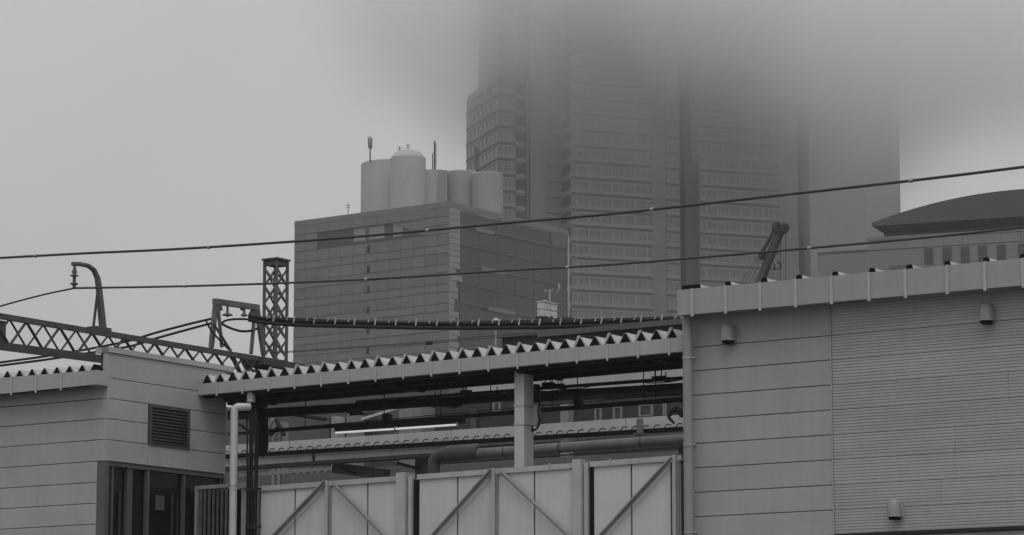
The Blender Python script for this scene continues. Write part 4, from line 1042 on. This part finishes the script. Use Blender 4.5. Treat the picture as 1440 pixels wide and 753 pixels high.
# ------------------------------------------------------------------ crane
KR = Frame(1060, 380, 170, 0.0)
kr = thing('crane', 'crane boom with twin sheaves rising behind the right roof', 'crane', KR, KR.p(1040, 440, 0))
k = lambda x, y, n=0: KR.p(x, y, n)
tip, foot = Vector(k(1095, 323)), Vector(k(1064, 402)); ft2 = foot + (foot - tip) * .6
MB().bar(tip, ft2, .34, .42, up=(0, 1, 0)).build('boom', 'crane', kr)
MB().bar(tip + Vector((.25, 0, -.12)), ft2 + Vector((.25, 0, -.12)), .2, .5, up=(0, 1, 0)).build('boom_edge', 'dark', kr)
MB().tube([Vector(k(1087, 327, -.3)), Vector(k(1076, 348, -.3)), Vector(k(1070.5, 362, -.3))], [.06, .08, .17], 8).tube([k(1074, 353, -.3), k(1070, 364, -.3)], .19, 8).build('jib_ram', 'dark', kr)
for x, y, n in ((1092, 320, -.1), (1103, 321.5, .1)):
    c = Vector(k(x, y, n)); MB().tube([c + Vector((0, -.25, 0)), c + Vector((0, .25, 0))], .29, 18).build('sheave', 'crane', kr, smooth=True)
    MB().tube([c + Vector((.07, -.3, 0)), c + Vector((.07, -.255, 0))], .13, 12).build('sheave_hub', 'dark', kr, smooth=True)
MB().bar(k(1091, 320, .1), k(1104, 322, .1), .3, .3).build('head_block', 'dark', kr)
for x0, y0, x1, y1 in ((1088, 322, 1040, 402), (1089, 323, 1046, 402), (1087, 330, 1052, 402), (1098, 330, 1098, 402), (1105, 325, 1104.5, 402)):
    MB().tube([k(x0, y0), k(x1, y1)], .022, 5).build('hoist_rope', 'lattice2', kr)
MB().tube([k(1089, 371), k(1089.5, 380)], .05, 6).tube([tuple(v) for v in arc_pts(k(1093, 369), k(1101, 371), k(1096, 377), 6)], .05, 6).build('hook_block', 'dark', kr)

# ------------------------------------------------------------------ low cloud and haze
def volume_box(name, lo, hi, build):
    (x0, y0, z0), (x1, y1, z1) = lo, hi
    vs = [(x0, y0, z0), (x1, y0, z0), (x1, y1, z0), (x0, y1, z0), (x0, y0, z1), (x1, y0, z1), (x1, y1, z1), (x0, y1, z1)]
    me = bpy.data.meshes.new(name); me.from_pydata(vs, [], [(0, 3, 2, 1), (4, 5, 6, 7), (0, 1, 5, 4), (1, 2, 6, 5), (2, 3, 7, 6), (3, 0, 4, 7)])
    m = bpy.data.materials.new(name + '_air'); m.use_nodes = True; n = m.node_tree; n.nodes.clear()
    out = n.nodes.new('ShaderNodeOutputMaterial'); pv = n.nodes.new('ShaderNodeVolumePrincipled'); n.links.new(pv.outputs[0], out.inputs['Volume'])
    build(n, pv); me.materials.append(m)
    o = bpy.data.objects.new(name, me); C.objects.link(o); o['kind'] = 'stuff'; return o
def bh(n, pv): pv.inputs['Density'].default_value = .00022; pv.inputs['Color'].default_value = (.9, .9, .9, 1)
volume_box('haze', (-450, -20, -1), (500, 1000, 245), bh)
ctr = T.world((X(968), 10, 0))
def bc(n, pv):
    pv.inputs['Color'].default_value = (1, 1, 1, 1); pv.inputs['Anisotropy'].default_value = .65
    ge = n.nodes.new('ShaderNodeNewGeometry'); sp = n.nodes.new('ShaderNodeSeparateXYZ'); n.links.new(ge.outputs['Position'], sp.inputs[0])
    no = n.nodes.new('ShaderNodeTexNoise'); no.inputs['Scale'].default_value = .022; no.inputs['Detail'].default_value = 5; n.links.new(ge.outputs['Position'], no.inputs['Vector'])
    def mth(op, a, b=None, c=None):
        x = n.nodes.new('ShaderNodeMath'); x.operation = op
        for i, v in enumerate((a, b, c)):
            if v is None: continue
            if isinstance(v, (int, float)): x.inputs[i].default_value = v
            else: n.links.new(v, x.inputs[i])
        return x.outputs[0]
    z = mth('MULTIPLY_ADD', mth('SUBTRACT', no.outputs['Fac'], .5), 62.0, sp.outputs['Z'])
    def rng(v, a, b, c, d, ip='SMOOTHSTEP'):
        x = n.nodes.new('ShaderNodeMapRange'); x.interpolation_type = ip
        for nm_, q in zip(('From Min', 'From Max', 'To Min', 'To Max'), (a, b, c, d)): x.inputs[nm_].default_value = q
        n.links.new(v, x.inputs['Value']); return x.outputs[0]
    dx = mth('SUBTRACT', sp.outputs['X'], ctr.x); dy = mth('SUBTRACT', sp.outputs['Y'], ctr.y)
    dl = mth('MAXIMUM', dx, mth('MULTIPLY', dx, -1.4))
    d = mth('SQRT', mth('ADD', mth('MULTIPLY', dl, dl), mth('MULTIPLY', mth('MULTIPLY', dy, dy), 1.5)))
    z = mth('ADD', z, mth('MULTIPLY', mth('MAXIMUM', mth('SUBTRACT', mth('ABSOLUTE', dx), 14.0), 0.0), .42))
    ze = mth('SUBTRACT', z, mth('MULTIPLY', mth('MAXIMUM', mth('SUBTRACT', d, 48.0), 0.0), .8))
    f = mth('POWER', rng(ze, 130, 172, 0, 1, 'LINEAR'), 1.9)
    f = mth('MULTIPLY', f, rng(d, 85, 150, 1, 0))
    n.links.new(mth('MULTIPLY', f, .072), pv.inputs['Density'])
volume_box('low_cloud', (ctr.x - 152, ctr.y - 124, 100), (ctr.x + 152, ctr.y + 124, 216), bc)
